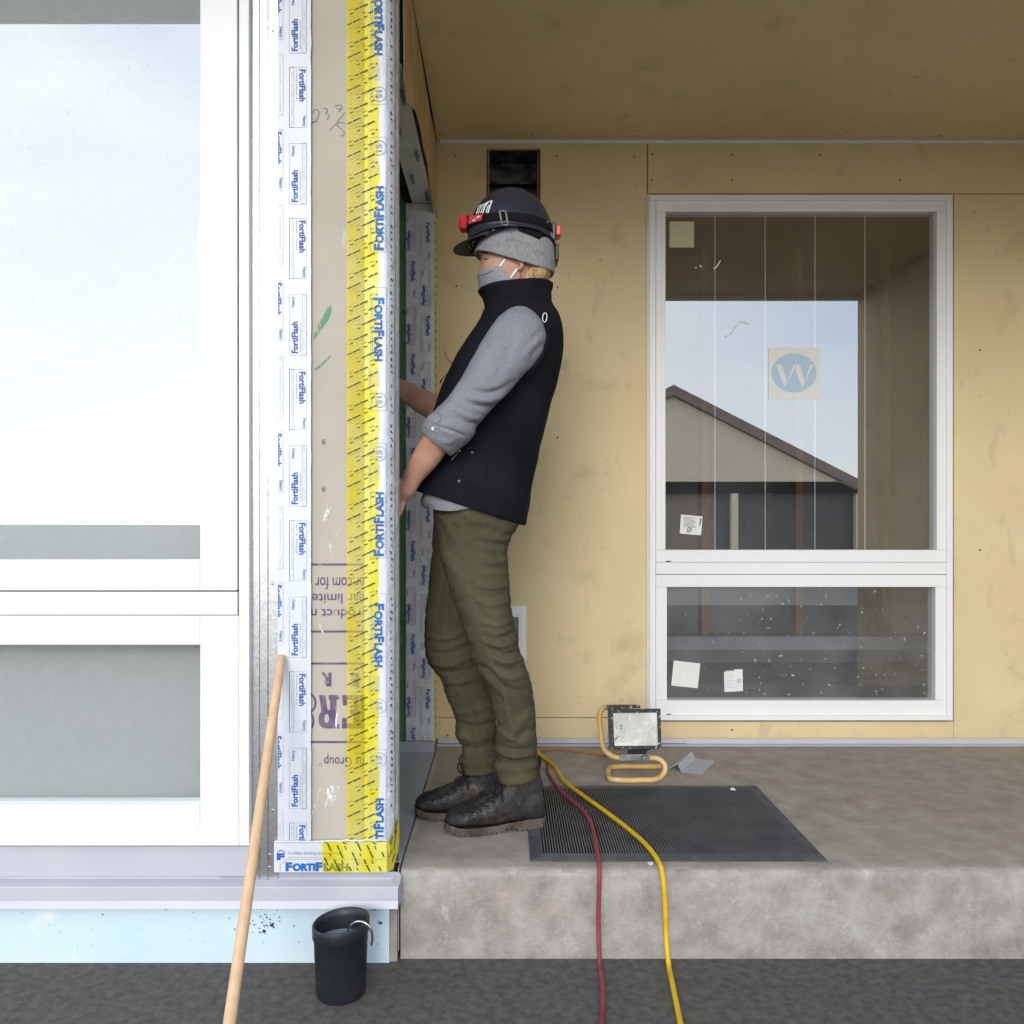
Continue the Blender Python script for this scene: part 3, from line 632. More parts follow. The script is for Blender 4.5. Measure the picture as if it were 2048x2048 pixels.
wm.build('plaster_smear', M['plaster'], cw)
# corner tape: wraps round the corner
cpts = [(729, 2.0120), (752, 2.0112), (768, 2.0118), (772, 2.0130), (778.5, 2.0175), (785, 2.0265), (790.5, 2.0370), (795, 2.0480), (797.5, 2.0600)]
CX = np.array([c[0] for c in cpts]); CD = np.array([c[1] for c in cpts])
def cdep(x, y=0): return float(np.interp(x, CX, CD))
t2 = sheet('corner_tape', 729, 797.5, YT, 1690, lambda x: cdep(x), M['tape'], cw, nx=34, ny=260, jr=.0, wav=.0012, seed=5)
M['shadedtape'] = mat('shaded_scuffed_tape', (.47, .49, .54), .45, (.56, .58, .63), 12, spec=.5, bump=.7, bscale=34, bdist=.01, nr=.65, extra=[((.10, .11, .12), 60, .66, .70, .7, (1, 1, .5)), ((.70, .72, .76), 20, .58, .66, .6)])  # grey of the turned side is shade put into the colour, plus scuffs
t2.data.materials.append(M['shadedtape'])
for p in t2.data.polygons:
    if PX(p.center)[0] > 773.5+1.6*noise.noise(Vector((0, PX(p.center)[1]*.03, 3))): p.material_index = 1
a_, b_ = P(797.5, 0, 2.06).x, -.30
mk('return_tape', [(-.2677, 2.0601, -.004), (-.2735, 2.119, -.004), (-.30, 2.1205, -.004), (-.2677, 2.0601, ZT), (-.2735, 2.119, ZT), (-.30, 2.1205, ZT)], [(0, 1, 4, 3), (1, 2, 5, 4)], M['tapedirty'], cw)
bb = Print(lambda x, y: cdep(x)-.0026, (700, 797, YT, 1684)); gg = Print(lambda x, y: cdep(x)-.0024, (700, 797, YT, 1684)); dk = Print(lambda x, y: cdep(x)-.0024, (770, 797, YT, 1684))
for k in range(-1, 3):
    o = 612.3*k
    for up, ya, yb, cy, sgn in ((True, 372, 500, 295, -1), (False, 595, 722, 800, 1)):
        ya, yb, cy = ya+o, yb+o, cy+o
        if ya > 1684: continue
        seg = [('F', 0, .10, 1.0), ('ORTI', .112, .50, .84), ('F', .515, .605, 1.0), ('LASH', .62, 1.0, .84)]
        for t, a, c, hh in seg:
            if up: y0_, y1_ = yb-(yb-ya)*c, yb-(yb-ya)*a
            else: y0_, y1_ = ya+(yb-ya)*a, ya+(yb-ya)*c
            if y0_ > 1682: continue
            if up: bb.text(t, 767.5-20*hh, y0_, 767.5, y1_, 90, .045)
            else: bb.text(t, 748, y0_, 748+20*hh, y1_, -90, .045)
        xs_ = 770.5 if up else 744.5
        if ya < 1600:
            for i in range(28):
                if random.random() < .9: gg.line((xs_, ya+2+i*4.4), (xs_, ya+5+i*4.4), 1.6)
            gg.rect(741, min(ya, cy)-20 if not up else cy-21, 773, yb+4 if up else cy+21, .8)
            gg.ring(758, cy, 15, 1.2); bb2 = gg; gg.text('15', 751, cy-8, 764, cy+8, -90 if not up else 90, .03)
            for i in range(6): gg.line((737+i*4.2, cy+sgn*(-24)-3), (737+i*4.2, cy+sgn*(-24)-3-sgn*34), .7)
    # print seen at a slant on the rounded edge
    for i in range(46):
        y = 330+o+i*13.3
        if random.random() < .75 and y < 1650: dk.line((782+random.uniform(-1, 1.5), y), (783.5+random.uniform(-1, 2), y+random.uniform(3, 7)), random.uniform(1.2, 2.6))
bb.build('lettering', M['bright_blue'], t2); gg.build('fine_print', M['grey_print'], t2); dk.build('edge_print', M['dark_print'], t2)
dl = Print(lambda x, y: cdep(x)-.0016, (770, 797.5, YT, 1684))
for y in np.arange(YT, 1650, 22): dl.line((790.2+noise.noise(Vector((0, y*.01, 5)))*.8, y), (790.2+noise.noise(Vector((0, (y+22)*.01, 5)))*.8, y+22), 1.0)
dl.build('tape_crease', M['dark_print'], t2)
# yellow film with diagonal print
def film_dep(x): return (2.0104 if x < 729 else cdep(x)-.0032)
yf = sheet('yellow_film', 693.5, 757, YT, 1682, lambda x: 2.0095-.0 if x < 757 else 2.0095, M['film'], cw, nx=10, ny=200, jl=.8, jr=3.5, wav=.0006, seed=9)
dash = Print(2.0086, (694, 755, YT, 1680))
def dashes(pr, x0, x1, y0, y1, rot=False):
    for i in range(-8, 60):
        for j in range(-24, 90):
            bx, by = 694+28.6*i-14.3*j, 538-620+6*i+30*j
            if rot: pass
            if not (x0-14 < bx < x1+10 and y0-20 < by < y1+20): continue
            segs = [(0, 0, .36), (.41, .41, 1.0)]
            L_ = 27
            for s0, _, s1 in segs:
                a = (bx+s0*L_, by-s0*12.3); c = (bx+s1*L_, by-s1*12.3)
                if c[0] < x0+1 or a[0] > x1-2: continue
                a2 = max(a[0], x0+.5); c2 = min(c[0], x1-.5)
                pr.line((a2, a[1]-(a2-a[0])*.455), (c2, a[1]-(c2-a[0])*.455), 2.5 if s1 == 1.0 else 2.2)
            for ox, oy, ln, w in ((-12, 1, 9, .8), (-9, 8.5, 7, 1.8)):
                a = (bx+ox, by+oy); c = (bx+ox+ln, by+oy-ln*.42)
                if a[0] > x0+1 and c[0] < x1-1: pr.line(a, c, w)
dashes(dash, 694, 756, YT, 1680)
dash.build('diagonal_print', M['dark_print'], yf)
# horizontal tape along the foot of the wall
t3 = sheet('foot_tape', 548, 774, 1684, 1744.5, 2.0068, M['tape'], cw, nx=30, ny=8, wav=.0010, seed=12)
lb = Print(2.0052, (548, 775, 1684, 1744)); lg = Print(2.0053, (548, 775, 1684, 1744))
for t, x0, x1, hh in (('F', 571, 584, 18), ('ORTI', 585, 630, 16), ('F', 631, 645, 18), ('LASH', 647, 697, 16)): lb.text(t, x0, 1742.5-hh, x1, 1742.5, 0, .06)
lb.poly([(553.5, 1704.5), (561, 1699.5), (571, 1704), (571, 1705.2), (561, 1701.2), (554, 1706)]); lb.text('F', 553.5, 1706.5, 569, 1720.5, 0, .07); 
lg.text('Fortifiber Building Systems Group', 577, 1703, 682, 1711, 0, .012)
for i in range(16): lg.line((577+i*6, 1714.5), (581.5+i*6, 1714.5), 1.3)
lg.line((560, 1743), (560, 1729), 1.1); lg.line((560, 1729), (573.5, 1718.5), 1.1); lg.line((573.5, 1718.5), (774, 1718.5), 1.1); lg.line((707, 1720), (707, 1741), .8)
for k in range(5):
    for i in range(8): 
        if random.random() < .85: lg.line((712+i*5, 1723+k*4), (715.5+i*5, 1723+k*4), 1)
lb.build('lettering', M['bright_blue'], t3); lg.build('fine_print', M['grey_print'], t3)
yf2 = sheet('yellow_film', 645, 773.5, 1683, 1745, 2.0046, M['film'], cw, nx=14, ny=6, jl=.6, jb=1.0, wav=.0006, seed=15)
d2 = Print(2.0036, (646, 773, 1684, 1744))
for i in range(-6, 14):
    for j in range(-6, 12):
        bx, by = 650+30*i-6*j, 1690+14.3*i*0-14+28.6*j-14*(i % 2)
        for s0, s1 in ((0, .36), (.41, 1)):
            a = (bx+s0*12, by+s0*26); c = (bx+s1*12, by+s1*26)
            if a[0] > 647 and c[0] < 772 and a[1] < 1743 and c[1] > 1685: d2.line((a[0], max(a[1], 1684.5)), (c[0], min(c[1], 1743.5)), 2.4)
        a = (bx+9, by+30); 
        if 647 < a[0] < 765 and 1686 < a[1] < 1735: d2.line(a, (a[0]+3.2, a[1]+7), 1.7)
d2.build('diagonal_print', M['dark_print'], yf2)
M['yellowsolid'] = mat('yellow_tape', (.66, .56, .02), .35, (.72, .66, .10), 14, spec=.5, bump=.3, bscale=25)
yw = mk('yellow_corner_flap', [P(773.6, 1685, cdep(773.6)-.010), P(778, 1686, cdep(778)-.0105), P(788, 1660, cdep(788)-.008), P(797.5, 1625, cdep(797.5)-.004), P(799, 1668, 2.058), P(796, 1705, 2.05), P(786, 1738, 2.030), P(774, 1745, 2.004)], [(0, 1, 6, 7), (1, 2, 5, 6), (2, 3, 4, 5)], M['yellowsolid'], cw)
pq = Print(lambda x, y: cdep(x)-.0125, None)
for a, c in (((781, 1690), (785, 1672)), ((788, 1700), (793, 1660)), ((779, 1715), (783, 1700)), ((790, 1668), (795, 1640)), ((784, 1725), (791, 1706))): pq.line(a, c, 1.6)
pq.build('flap_print', M['dark_print'], yw)
# crumpled edge where vertical tapes end
b = MB(); ed = [P(x, 1683+2.0*noise.noise(Vector((x*.07, 3, 1)))-3.2*max(0, (x-620)/150)*(1 if x < 772 else .4), 2.0062) for x in np.arange(549, 778, 6)]
b.tube(ed, [.0022+.0016*abs(noise.noise(Vector((i*.6, 1, 4)))) for i in range(len(ed))], 7); b.build('tape_fold', M['tapedirty'], cw, True)

# ---- left window set in the corner wall
lw = empty('white_side_window', (-1.1, 2.0, .06), 'white vinyl window frame left of the shiny metal strip', 'window')
def lbar(name, x0, x1, y0, y1, d, th, m=None, bev=.002): return bar(name, x0, x1, y0, y1, d, th, lw, m, bev)
lbar('frame_jamb', 477.8, 498.2, YT, 1692, 1.992, .11); lbar('frame_gasket', 498.4, 500.4, YT, 1756, 2.010, .01, M['dark'], 0)
lbar('gap_backing', 470, 480, YT, 1692, 2.018, .01, M['dark'], 0)
lbar('upper_sash_stile', 400, 474.2, YT, 1181, 2.000, .05); lbar('upper_sash_rail', -320, 399.7, 1120, 1181, 2.0005, .05); lbar('meeting_rail', -320, 474.6, 1184, 1230, 1.997, .06)
lbar('lower_sash_stile', 400, 477.5, 1231, 1668, 2.000, .05); lbar('lower_sash_rail', -320, 399.7, 1231, 1290, 2.0005, .05); lbar('lower_sash_rail', -320, 399.7, 1610, 1668, 2.0005, .05); lbar('sill', -320, 477.5, 1668.6, 1692, 1.990, .10)
for y0, y1 in ((YT, 1121), (1289, 1611)): MB().add([P(-330, y1, 2.03), P(402, y1, 2.03), P(402, y0, 2.03), P(-330, y0, 2.03)], [(0, 1, 2, 3)]).build('pane', M['glass'], lw)
MB().box(-1.75, -.66, 2.10, 2.104, .05, 2.6).build('added_blind', M['paper'], lw)  # white sheet added behind the panes so they stay bright
lbar('sill_pan', -320, 498, 1693, 1753, 2.004, .05, M['paintedlt'])
MB().box(-1.75, -.645, 2.06, 2.11, -.2, .04).build('apron', M['drywall'], lw)
# ---- base flashing, foot board
bf = empty('corner_base_flashing', (-.6, 1.99, -.05), 'lilac grey drip flashing along the bottom of the taped wall', 'flashing')
prof = [(2.0166, -.006), (2.0150, -.0205), (1.985, -.0265), (1.983, -.0285), (1.983, -.0605), (1.9765, -.0765), (1.9785, -.0765), (1.986, -.060), (1.986, -.031), (2.0190, -.023), (2.0190, -.006)]
xl, xr = -1.7, X8(796, 1.983); n = len(prof); V = [(x, y, z) for x in (xl, xr) for y, z in prof]
fo = mk('drip_edge', V, [(i, (i+1) % n, n+(i+1) % n, n+i) for i in range(n)]+[tuple(range(n)), tuple(range(n, 2*n))[::-1]], M['paintedlt'], bf)
mk('mitred_end', [(xr+.0006, 1.983, -.0285), (xr+.0006, 1.983, -.075), (xr+.006, 2.016, -.075), (xr+.006, 2.016, -.010), (xr-.018, 2.014, -.012)], [(0, 1, 2, 3), (0, 3, 4)], M['painted'], bf)
b = MB(); b.box(X8(440), xr-.004, 2.0152, 2.0160, -.020, -.003); b.build('upstand', M['painted'], bf)
# sill flashing of the door opening
sfl = empty('door_sill_flashing', (-.3, 2.6, 0), 'blue grey metal sill flashing running into the porch corner', 'flashing')
MB().box(-.42, -.2632, 2.0605, 3.0435, .0015, .0040).build('sill_sheet', M['painted'], sfl)
MB().box(-.2640, -.2618, 2.02, 3.155, -.20, .0038).build('outer_leg', M['painted'], sfl)
MB().box(-.40, -.2632, 3.0440, 3.0470, .0015, .042).build('upstand', M['painted'], sfl)
tag(MB().box(-1.7, X8(779, 2.005), 2.0, 2.05, GZ+.001, -.072).build('foot_board', M['foam']), 'pale blue board with black specks under the drip flashing', 'board')
tag(MB().box(X8(779.6, 2.005), -.2645, 2.006, 2.05, GZ+.001, -.078).build('foot_strip', M['concrete']), 'narrow grey mortar strip between blue board and concrete', 'strip')

# ---- side wall with the door opening
sw = empty('door_opening_wall', (-.32, 2.7, 0), 'side wall with rough door opening and taped jamb', 'wall')
MB().box(-.369, -.2655, 3.0505, 3.17, .0, 2.72).build('far_jamb', M['stud'], sw)
MB().box(-.377, -.2700, 2.119, 3.0500, 2.050, 2.72).build('header', M['dark'], sw)
ZJ = lambda py: CH-(py-VY)*SJ/F
jt = sheet('jamb_tape', 812, 867.5, 407, 1481, lambda x: 3.0485, M['tapedirty'], sw, nx=16, ny=160, wav=.0035, jl=1.2, seed=22)
jb_ = Print(3.0442, (812.5, 867, 424, 1480)); jg = Print(3.0443, (812.5, 867, 424, 1480))
for A_, of in ((795.5, 64.5), (825.5, -13.0)):
    henry_tape(jb_, jg, A_, .617, 0, 60, 430, 1480, of)
jb_.build('lettering', M['blue'], jt); jg.build('fine_print', M['grey_print'], jt)
hd = MB()
ys = np.linspace(2.121, 3.046, 30)
hd.add([(x, y, 2.0465-.004*abs(noise.noise(Vector((x*20, y*6, 0))))) for y in ys for x in (-.268, -.31, -.345)], [(i*3+j, i*3+j+1, i*3+j+4, i*3+j+3) for i in range(29) for j in range(2)])
ht = hd.build('header_tape', M['tapedirty'], sw, True)
hp = MB()
for k, (y, t, x, up) in enumerate(((2.24, 'FortiFlash', -.283, 0), (2.42, 'FortiFlash', -.32, 1), (2.60, 'FortiFlash', -.283, 0), (2.78, 'FortiFlash', -.32, 1), (2.93, 'FortiFlash', -.283, 0))):
    v, f = textgeo(t, .03)
    hp.add([((x-.007+q*.014) if not up else (x+.007-q*.014), (y+u*.08) if not up else (y+.08-u*.08), 2.0402) for u, q in v], f)
hp.build('lettering', M['blue'], ht)
# torn plywood skin over the header, traced on the plane of the side wall
def onX(px, py, c): d = c*F/(px-VX); return P(px, py, d)
pl = [(806, -88), (828, 40), (850, 175), (858, 222), (866, 268), (871.4, 300), (872, 439), (866, 422), (857, 360), (854, 327), (845, 293), (840, 260), (830, 222), (812, 206), (807, 160), (805.6, 20)]
pv = [onX(x, y, -.2662) for x, y in pl]; n = len(pv); pv2 = [p+Vector((.004, 0, 0)) for p in pv]
ply = mk('torn_plywood', pv+pv2, [tuple(range(n)), tuple(range(n, 2*n))[::-1]]+[(i, (i+1) % n, n+(i+1) % n, n+i) for i in range(n)], M['ply'], sw)
MB().box(-.2654, -.2636, 3.049, 3.1560, .03, 2.04).build('yellow_tape', M['yellowsolid'], sw)
MB().box(-.2650, -.2640, 3.0475, 3.0620, .03, 2.04).build('white_tape_edge', M['tapedirty'], sw)
ydp = MB()
for z in np.arange(.08, 2.0, .034): ydp.quad((-.2632, 3.075+random.uniform(0, .02), z), (-.2632, 3.11+random.uniform(0, .03), z+.008), (-.2632, 3.11, z+.013), (-.2632, 3.075, z+.005))
ydp.build('diagonal_print', M['dark_print'], sw)
MB().box(-.40, -.372, 2.119, 2.16, .0, 2.05).build('near_stud', M['stud'], sw)
# room to the left of the door
lr = empty('side_room', (-1.3, 2.9, 0), 'unlit room with green board wall seen through the door opening', 'room')
MB().box(-2.3, -.3695, 3.075, 3.10, .0, 2.72).build('green_wall', M['green'], lr); MB().box(-2.3, -.42, 2.13, 3.07, -.02, .0).build('room_floor', M['roomfloor'], lr); MB().box(-2.33, -2.30, 2.13, 3.1, .0, 2.72).build('room_wall', M['drywall'], lr)

struct(MB().box(-9, 14, -11.4, -4.2, GZ-.05, GZ+.012).build('bounce_paving', M['bouncepave']))  # pale paving added out of view to bounce light onto the house front
# ---- house across the yard (seen mirrored in the window glass)
hs = empty('opposite_house', (3.7, -11.7, GZ), 'cream gabled house across the yard, mirrored in the window glass', 'house')
yh = -11.7; ax, az = 3.7, 3.86+GZ
def gab(h, w0): return [(ax-w0, h), (ax+w0, h), (ax+w0, az-.51*w0), (ax, az), (ax-w0, az-.51*w0)]
g = [(x, yh, z) for x, z in gab(1.76, 4.2)]; g2 = [(x, yh-5, z) for x, z in gab(1.76, 4.2)]
mk('gable_wall', g+g2, [(0, 1, 2, 3, 4), (5, 9, 8, 7, 6), (0, 5, 6, 1)]+[(1, 6, 7, 2), (0, 4, 9, 5)], M['siding'], hs)
for s_ in (-1, 1):
    V = [(ax, yh+.12, az+.02), (ax+s_*4.9, yh+.12, az+.02-.51*4.9), (ax+s_*4.9, yh-5.4, az+.02-.51*4.9), (ax, yh-5.4, az+.02)]
    mk('roof', V+[(x, y, z+.22) for x, y, z in V], [(0, 1, 2, 3), (4, 7, 6, 5), (0, 4, 5, 1), (1, 5, 6, 2), (2, 6, 7, 3), (3, 7, 4, 0)], M['roofing'], hs)
MB().box(ax-4.2, ax+4.2, yh-.3, yh-.2, GZ, 1.76).build('garage_wall', M['darkdoor'], hs)
for k in range(3): MB().box(ax-3.6+k*2.5, ax-1.5+k*2.5, yh-.2, yh-.16, GZ, 1.55).build('garage_door', M['roofing'] if k == 1 else M['darkdoor'], hs)
for k in range(4): MB().box(ax-4.2+k*2.75, ax-4.05+k*2.75, yh-.15, yh, GZ, 1.76).build('pier', M['siding'], hs)

# ================================================================ OBJECTS ON THE PORCH
# ---- rubber mat
mt = empty('ribbed_doormat', (.44, 2.36, 0), 'black ribbed rubber doormat on the porch beside the boots', 'mat')
mx0, mx1, my0, my1 = .0635, .815, 2.067, 2.657
b = MB(); zt = .009; iw = .030
oc = [(mx0, my0), (mx1, my0), (mx1, my1), (mx0, my1)]; ic = [(mx0+iw, my0+iw), (mx1-iw, my0+iw), (mx1-iw, my1-iw), (mx0+iw, my1-iw)]
b.add([(x, y, .0006) for x, y in oc]+[(x, y, .003) for x, y in oc]+[(x, y, zt) for x, y in ic]+[(x, y, .0035) for x, y in ic],
      [(i, (i+1) % 4, 4+(i+1) % 4, 4+i) for i in range(4)]+[(4+i, 4+(i+1) % 4, 8+(i+1) % 4, 8+i) for i in range(4)]+[(8+i, 8+(i+1) % 4, 12+(i+1) % 4, 12+i) for i in range(4)]+[(12, 13, 14, 15)])
bd_ = b.build('border', M['rubber_edge'], mt); bd_.data.materials.append(M['seam']); bd_.data.polygons[len(bd_.data.polygons)-1].material_index = 1  # groove floor blacker than the ribs: groove shade put into the colour
b = MB(); nr = 96
for i in range(nr):
    x = mx0+iw+.0026+(mx1-mx0-2*iw-.005)*i/(nr-1); w = .0019
    b.add([(x-w, my0+iw, .0036), (x+w, my0+iw, .0036), (x+w*.7, my0+iw, zt), (x-w*.7, my0+iw, zt), (x-w, my1-iw, .0036), (x+w, my1-iw, .0036), (x+w*.7, my1-iw, zt), (x-w*.7, my1-iw, zt)], [(0, 1, 2, 3), (4, 7, 6, 5), (1, 5, 6, 2), (2, 6, 7, 3), (3, 7, 4, 0)])
o = b.build('ribs', M['rubber'], mt); o['kind'] = 'stuff'
for q, sz in (((1466, 1579), .012), ((1301, 1728), .010)):
    c = FL(*q, z=.010 if q[1] < 1700 else .001); b = MB(); ang = random.random()*3
    pts = [(c.x+sz*r*math.cos(a+ang), c.y+sz*r*math.sin(a+ang)) for a, r in zip(np.linspace(0, 2*math.pi, 8)[:-1], (1, .6, .8, .5, .9, .5, .7))]
    V, Fc = extr(pts, c.z, c.z+.003); o = mk('paint_chip', V, Fc, M['white'])
    tag(o, 'white chip lying on the ribbed mat' if q[1] < 1700 else 'white chip on the concrete edge below the mat', 'chip')

# ---- hoses
def hose(name, pts, r, m, label, cat):
    b = MB(); b.tube(smoothpts(pts, 130), r, 12); o = b.build(name, m, None, True); tag(o, label, cat); return o
def fl(px, py, r, base=0): return FL(px, py, base+r)
yr = .0062
Y = [Vector((.012, 3.138, .42)), Vector((.02, 3.10, .33)), Vector((.05, 3.09, .15)), Vector((.098, 3.06, .04)), Vector((.122, 2.99, .008+yr)), fl(1100, 1524, yr), fl(1130, 1564, yr, .003), fl(1162, 1588, yr, .009), fl(1211, 1623, yr, .009), fl(1258, 1659, yr, .009), fl(1298, 1696, yr, .009), fl(1316, 1721, yr, .004)]
Y += [Vector((X8(1323.5, 2.014), 2.014, .004)), Vector((X8(1327.5, 2.0085), 2.0085, -.03)), Vector((X8(1331, 2.009), 2.009, -.10)), Vector((X8(1333, 2.005), 2.005, -.17)), Vector((X8(1337, 1.985), 1.985, GZ+.009)), Vector((X8(1345, 1.90), 1.90, GZ+yr)), Vector((.36, 1.6, GZ+yr)), Vector((.30, 1.2, GZ+yr))]
hose('yellow_hose', Y, yr, M['yellowhose'], 'yellow hose running from the legs over the mat and porch edge', 'hose')
rr = .0056
R_ = [Vector((.004, 3.138, .36)), Vector((.02, 3.08, .22)), Vector((.06, 3.07, .09)), Vector((.105, 3.02, .02)), fl(1082, 1512, rr), fl(1097, 1547, rr), fl(1115, 1575, rr, .005), fl(1138, 1597, rr, .009), fl(1160, 1614, rr, .009), fl(1181, 1645, rr, .009), fl(1190, 1680, rr, .009), fl(1196, 1712, rr, .006)]
R_ += [Vector((X8(1199, 2.013), 2.013, .003)), Vector((X8(1198.5, 2.0085), 2.0085, -.03)), Vector((X8(1197, 2.010), 2.010, -.10)), Vector((X8(1197.5, 2.006), 2.006, -.17)), Vector((X8(1199, 1.99), 1.99, GZ+.009)), Vector((X8(1204, 1.92), 1.92, GZ+rr)), Vector((.19, 1.6, GZ+rr)), Vector((.22, 1.2, GZ+rr))]
hose('maroon_hose', R_, rr, M['redhose'], 'dark red hose beside the yellow one, hanging over the porch edge', 'hose')

# ---- work lamp
wl = empty('work_lamp', (.37, 2.8, 0), 'halogen work lamp on bent yellow tube stand beside the window', 'work lamp')
tr_ = .0088; dF, dB = 2.695, 2.845
def LP(px, py, d): return P(px, py, d)
zf_ = tr_+.0005
def lf(px, d): return Vector(((px-VX)*d/F, d, zf_))
stand = [lf(1322, dB), lf(1290, dB), lf(1240, dB), lf(1222, dB-.012), lf(1217, dB-.05), lf(1217, dF+.05), lf(1222, dF+.010), lf(1240, dF), lf(1290, dF), lf(1308, dF+.003),
         LP(1322, 1553, 2.715), LP(1330, 1541, 2.725), LP(1328, 1527, 2.735), LP(1317, 1518, 2.74), LP(1300, 1515.5, 2.74), LP(1270, 1515.5, 2.74), LP(1240, 1515.5, 2.74), LP(1223, 1511, 2.745), LP(1210, 1500, 2.75), LP(1204, 1484, 2.755), LP(1202, 1465, 2.76), LP(1199.5, 1445, 2.765), LP(1199.5, 1430, 2.77), LP(1204, 1419, 2.785), LP(1214, 1414, 2.81), LP(1240, 1413, 2.82), LP(1265, 1413, 2.82)]
b = MB(); b.tube(smoothpts(stand, 140), tr_, 14); b.build('tube_stand', M['yellowpipe'], wl, True)
ld = 2.705
hd_ = MB(); A = [(1215, 1418), (1321, 1417), (1323, 1498), (1218, 1499)]
def lamppt(x, y, dd): return P(x, y, ld+dd+(y-1500)*-.00018)
front = [lamppt(x, y, 0) for x, y in A]; B_ = [(1226, 1426), (1314, 1425), (1316, 1491), (1229, 1492)]; inner = [lamppt(x, y, 0) for x, y in B_]; inner2 = [lamppt(x, y, .010) for x, y in B_]
mid = [lamppt(x, y, .035) for x, y in A]; C_ = [(1235, 1432), (1300, 1432), (1300, 1486), (1235, 1486)]; back = [lamppt(x, y, .085) for x, y in C_]
hd_.add(front+inner+inner2+mid+back, [(i, (i+1) % 4, 4+(i+1) % 4, 4+i) for i in range(4)]+[(4+i, 4+(i+1) % 4, 8+(i+1) % 4, 8+i) for i in range(4)]+[(i, 12+i, 12+(i+1) % 4, (i+1) % 4) for i in range(4)]+[(12+i, 16+i, 16+(i+1) % 4, 12+(i+1) % 4) for i in range(4)]+[(16, 17, 18, 19)])
hh_ = hd_.build('lamp_housing', M['lampblack'], wl, bevel=.0015)
MB().add([lamppt(x, y, .006) for x, y in B_], [(0, 1, 2, 3)]).build('lens', M['lamplens'], hh_)
b = MB(); b.add([lamppt(x, y, dd) for dd in (-.006, .012) for x, y in ((1214, 1410), (1280, 1409), (1281, 1416.6), (1214, 1417.4))], [(0, 1, 2, 3), (4, 7, 6, 5), (0, 4, 5, 1), (1, 5, 6, 2), (2, 6, 7, 3), (3, 7, 4, 0)]); b.build('terminal_cover', M['lampblack'], hh_)
for x, y in ((1223.5, 1496), (1238, 1503), (1301, 1502)):
    b = MB(); c = lamppt(x, y, -.004); b.tube([c, c+Vector((0, .012, 0))], .0042, 9); b.build('screw', M['steel'], hh_)
b = MB(); b.add([P(x, y, d) for d in (2.722, 2.758) for x, y in ((1240, 1509), (1300, 1508), (1300, 1521), (1240, 1522))], [(0, 1, 2, 3), (4, 7, 6, 5), (0, 4, 5, 1), (1, 5, 6, 2), (2, 6, 7, 3), (3, 7, 4, 0)]); b.build('bracket', M['lampgrey'], wl, bevel=.002)
b = MB(); b.add([P(x, y, d) for d in (2.735, 2.775) for x, y in ((1255, 1499), (1297, 1498), (1291, 1508.5), (1256, 1509))], [(0, 1, 2, 3), (4, 7, 6, 5), (0, 4, 5, 1), (1, 5, 6, 2), (2, 6, 7, 3), (3, 7, 4, 0)]); b.build('yoke', M['plastic'], wl)
b = MB(); c = P(1289, 1516, 2.722); b.tube([c, c-Vector((0, .012, 0))], [.012, .009], 10); b.build('wing_knob', M['lampgrey'], wl, True)
b = MB(); b.tube(smoothpts([P(1212, 1500, 2.78), FL(1200, 1511, .003), FL(1165, 1505, .003), FL(1130, 1501, .003), FL(1095, 1501, .003), FL(1078, 1504, .003), FL(1040, 1505, .003)], 40), .003, 8)
b.build('power_cord', M['orangecord'], wl, True)
# ---- bent scrap of flashing
def SG(px, py, z=.0012): return FL(px, py, z)
sv = [FL(1341.5, 1529, .012), FL(1376, 1507, .012), P(1355, 1529, 2.83), P(1383.5, 1504, 2.985), SG(1362, 1544), SG(1390.5, 1518), SG(1404.5, 1549), SG(1430.5, 1523)]
sv[0] = Vector((sv[2].x-.030, sv[2].y+.004, sv[2].z-.016)); sv[1] = Vector((sv[3].x-.030, sv[3].y+.004, sv[3].z-.016))
b = MB(); b.add(sv, [(0, 2, 3, 1), (2, 4, 5, 3), (4, 6, 7, 5)]); so_ = b.build('flashing_offcut', M['scrap']); tag(so_, 'small bent grey flashing offcut lying beside the work lamp', 'offcut')
sm = so_.modifiers.new('s', 'SOLIDIFY'); sm.thickness = .0016; sm.offset = 1
# ---- leaning wooden handle
hp0 = P(563, 1313, 1.998); hp1 = Vector((P(484.5, 1866, 1.62).x, 1.62, P(484.5, 1866, 1.62).z)); dv = (hp1-hp0); tt = (GZ-hp0.z)/dv.z; hpe = hp0+dv*tt
b = MB(); ptsh = [hp0+dv*tt*t for t in np.linspace(0, 1, 40)]; rad = [.0088, .0104]+[.0108+.0016*t for t in np.linspace(0, 1, 38)]
b.tube([hp0-dv.normalized()*.003]+ptsh[:-1]+[hpe], [.005]+rad, 16); o = b.build('wooden_handle', M['wood'], None, True); tag(o, 'pale wooden tool handle leaning against the metal strip', 'handle')
# ---- black pot at the wall foot
pc = P(682, 1840, 1.875); pz = pc.z
pt_ = empty('black_pot', (pc.x, 1.875, GZ), 'round black pot with steel ring below the drip flashing', 'pot')
def lathe(prof, c, n=48, tilt=None):
    V = []; Fc = []
    for r, z in prof:
        for k in range(n):
            a = 2*math.pi*k/n; v = Vector((r*math.cos(a), r*math.sin(a), z))
            V.append(Vector(c)+v)
    for i in range(len(prof)-1):
        for k in range(n): Fc.append((i*n+k, i*n+(k+1) % n, (i+1)*n+(k+1) % n, (i+1)*n+k))
    return V, Fc
hgt = pz-GZ
V, Fc = lathe([(.0, .0005), (.052, .0005), (.056, .006), (.0615, hgt-.03), (.0645, hgt-.028), (.0650, hgt-.003), (.0635, hgt), (.0600, hgt-.001), (.0585, hgt-.02), (.0560, .012), (.0, .012)], (pc.x, 1.875, GZ))
Vt = [Vector(v) for v in V]; 
for v in Vt: v.z += (v.x-pc.x)*.10*max(0, (v.z-GZ)/hgt)
mk('pot_body', Vt, Fc, M['pot'], pt_, True)
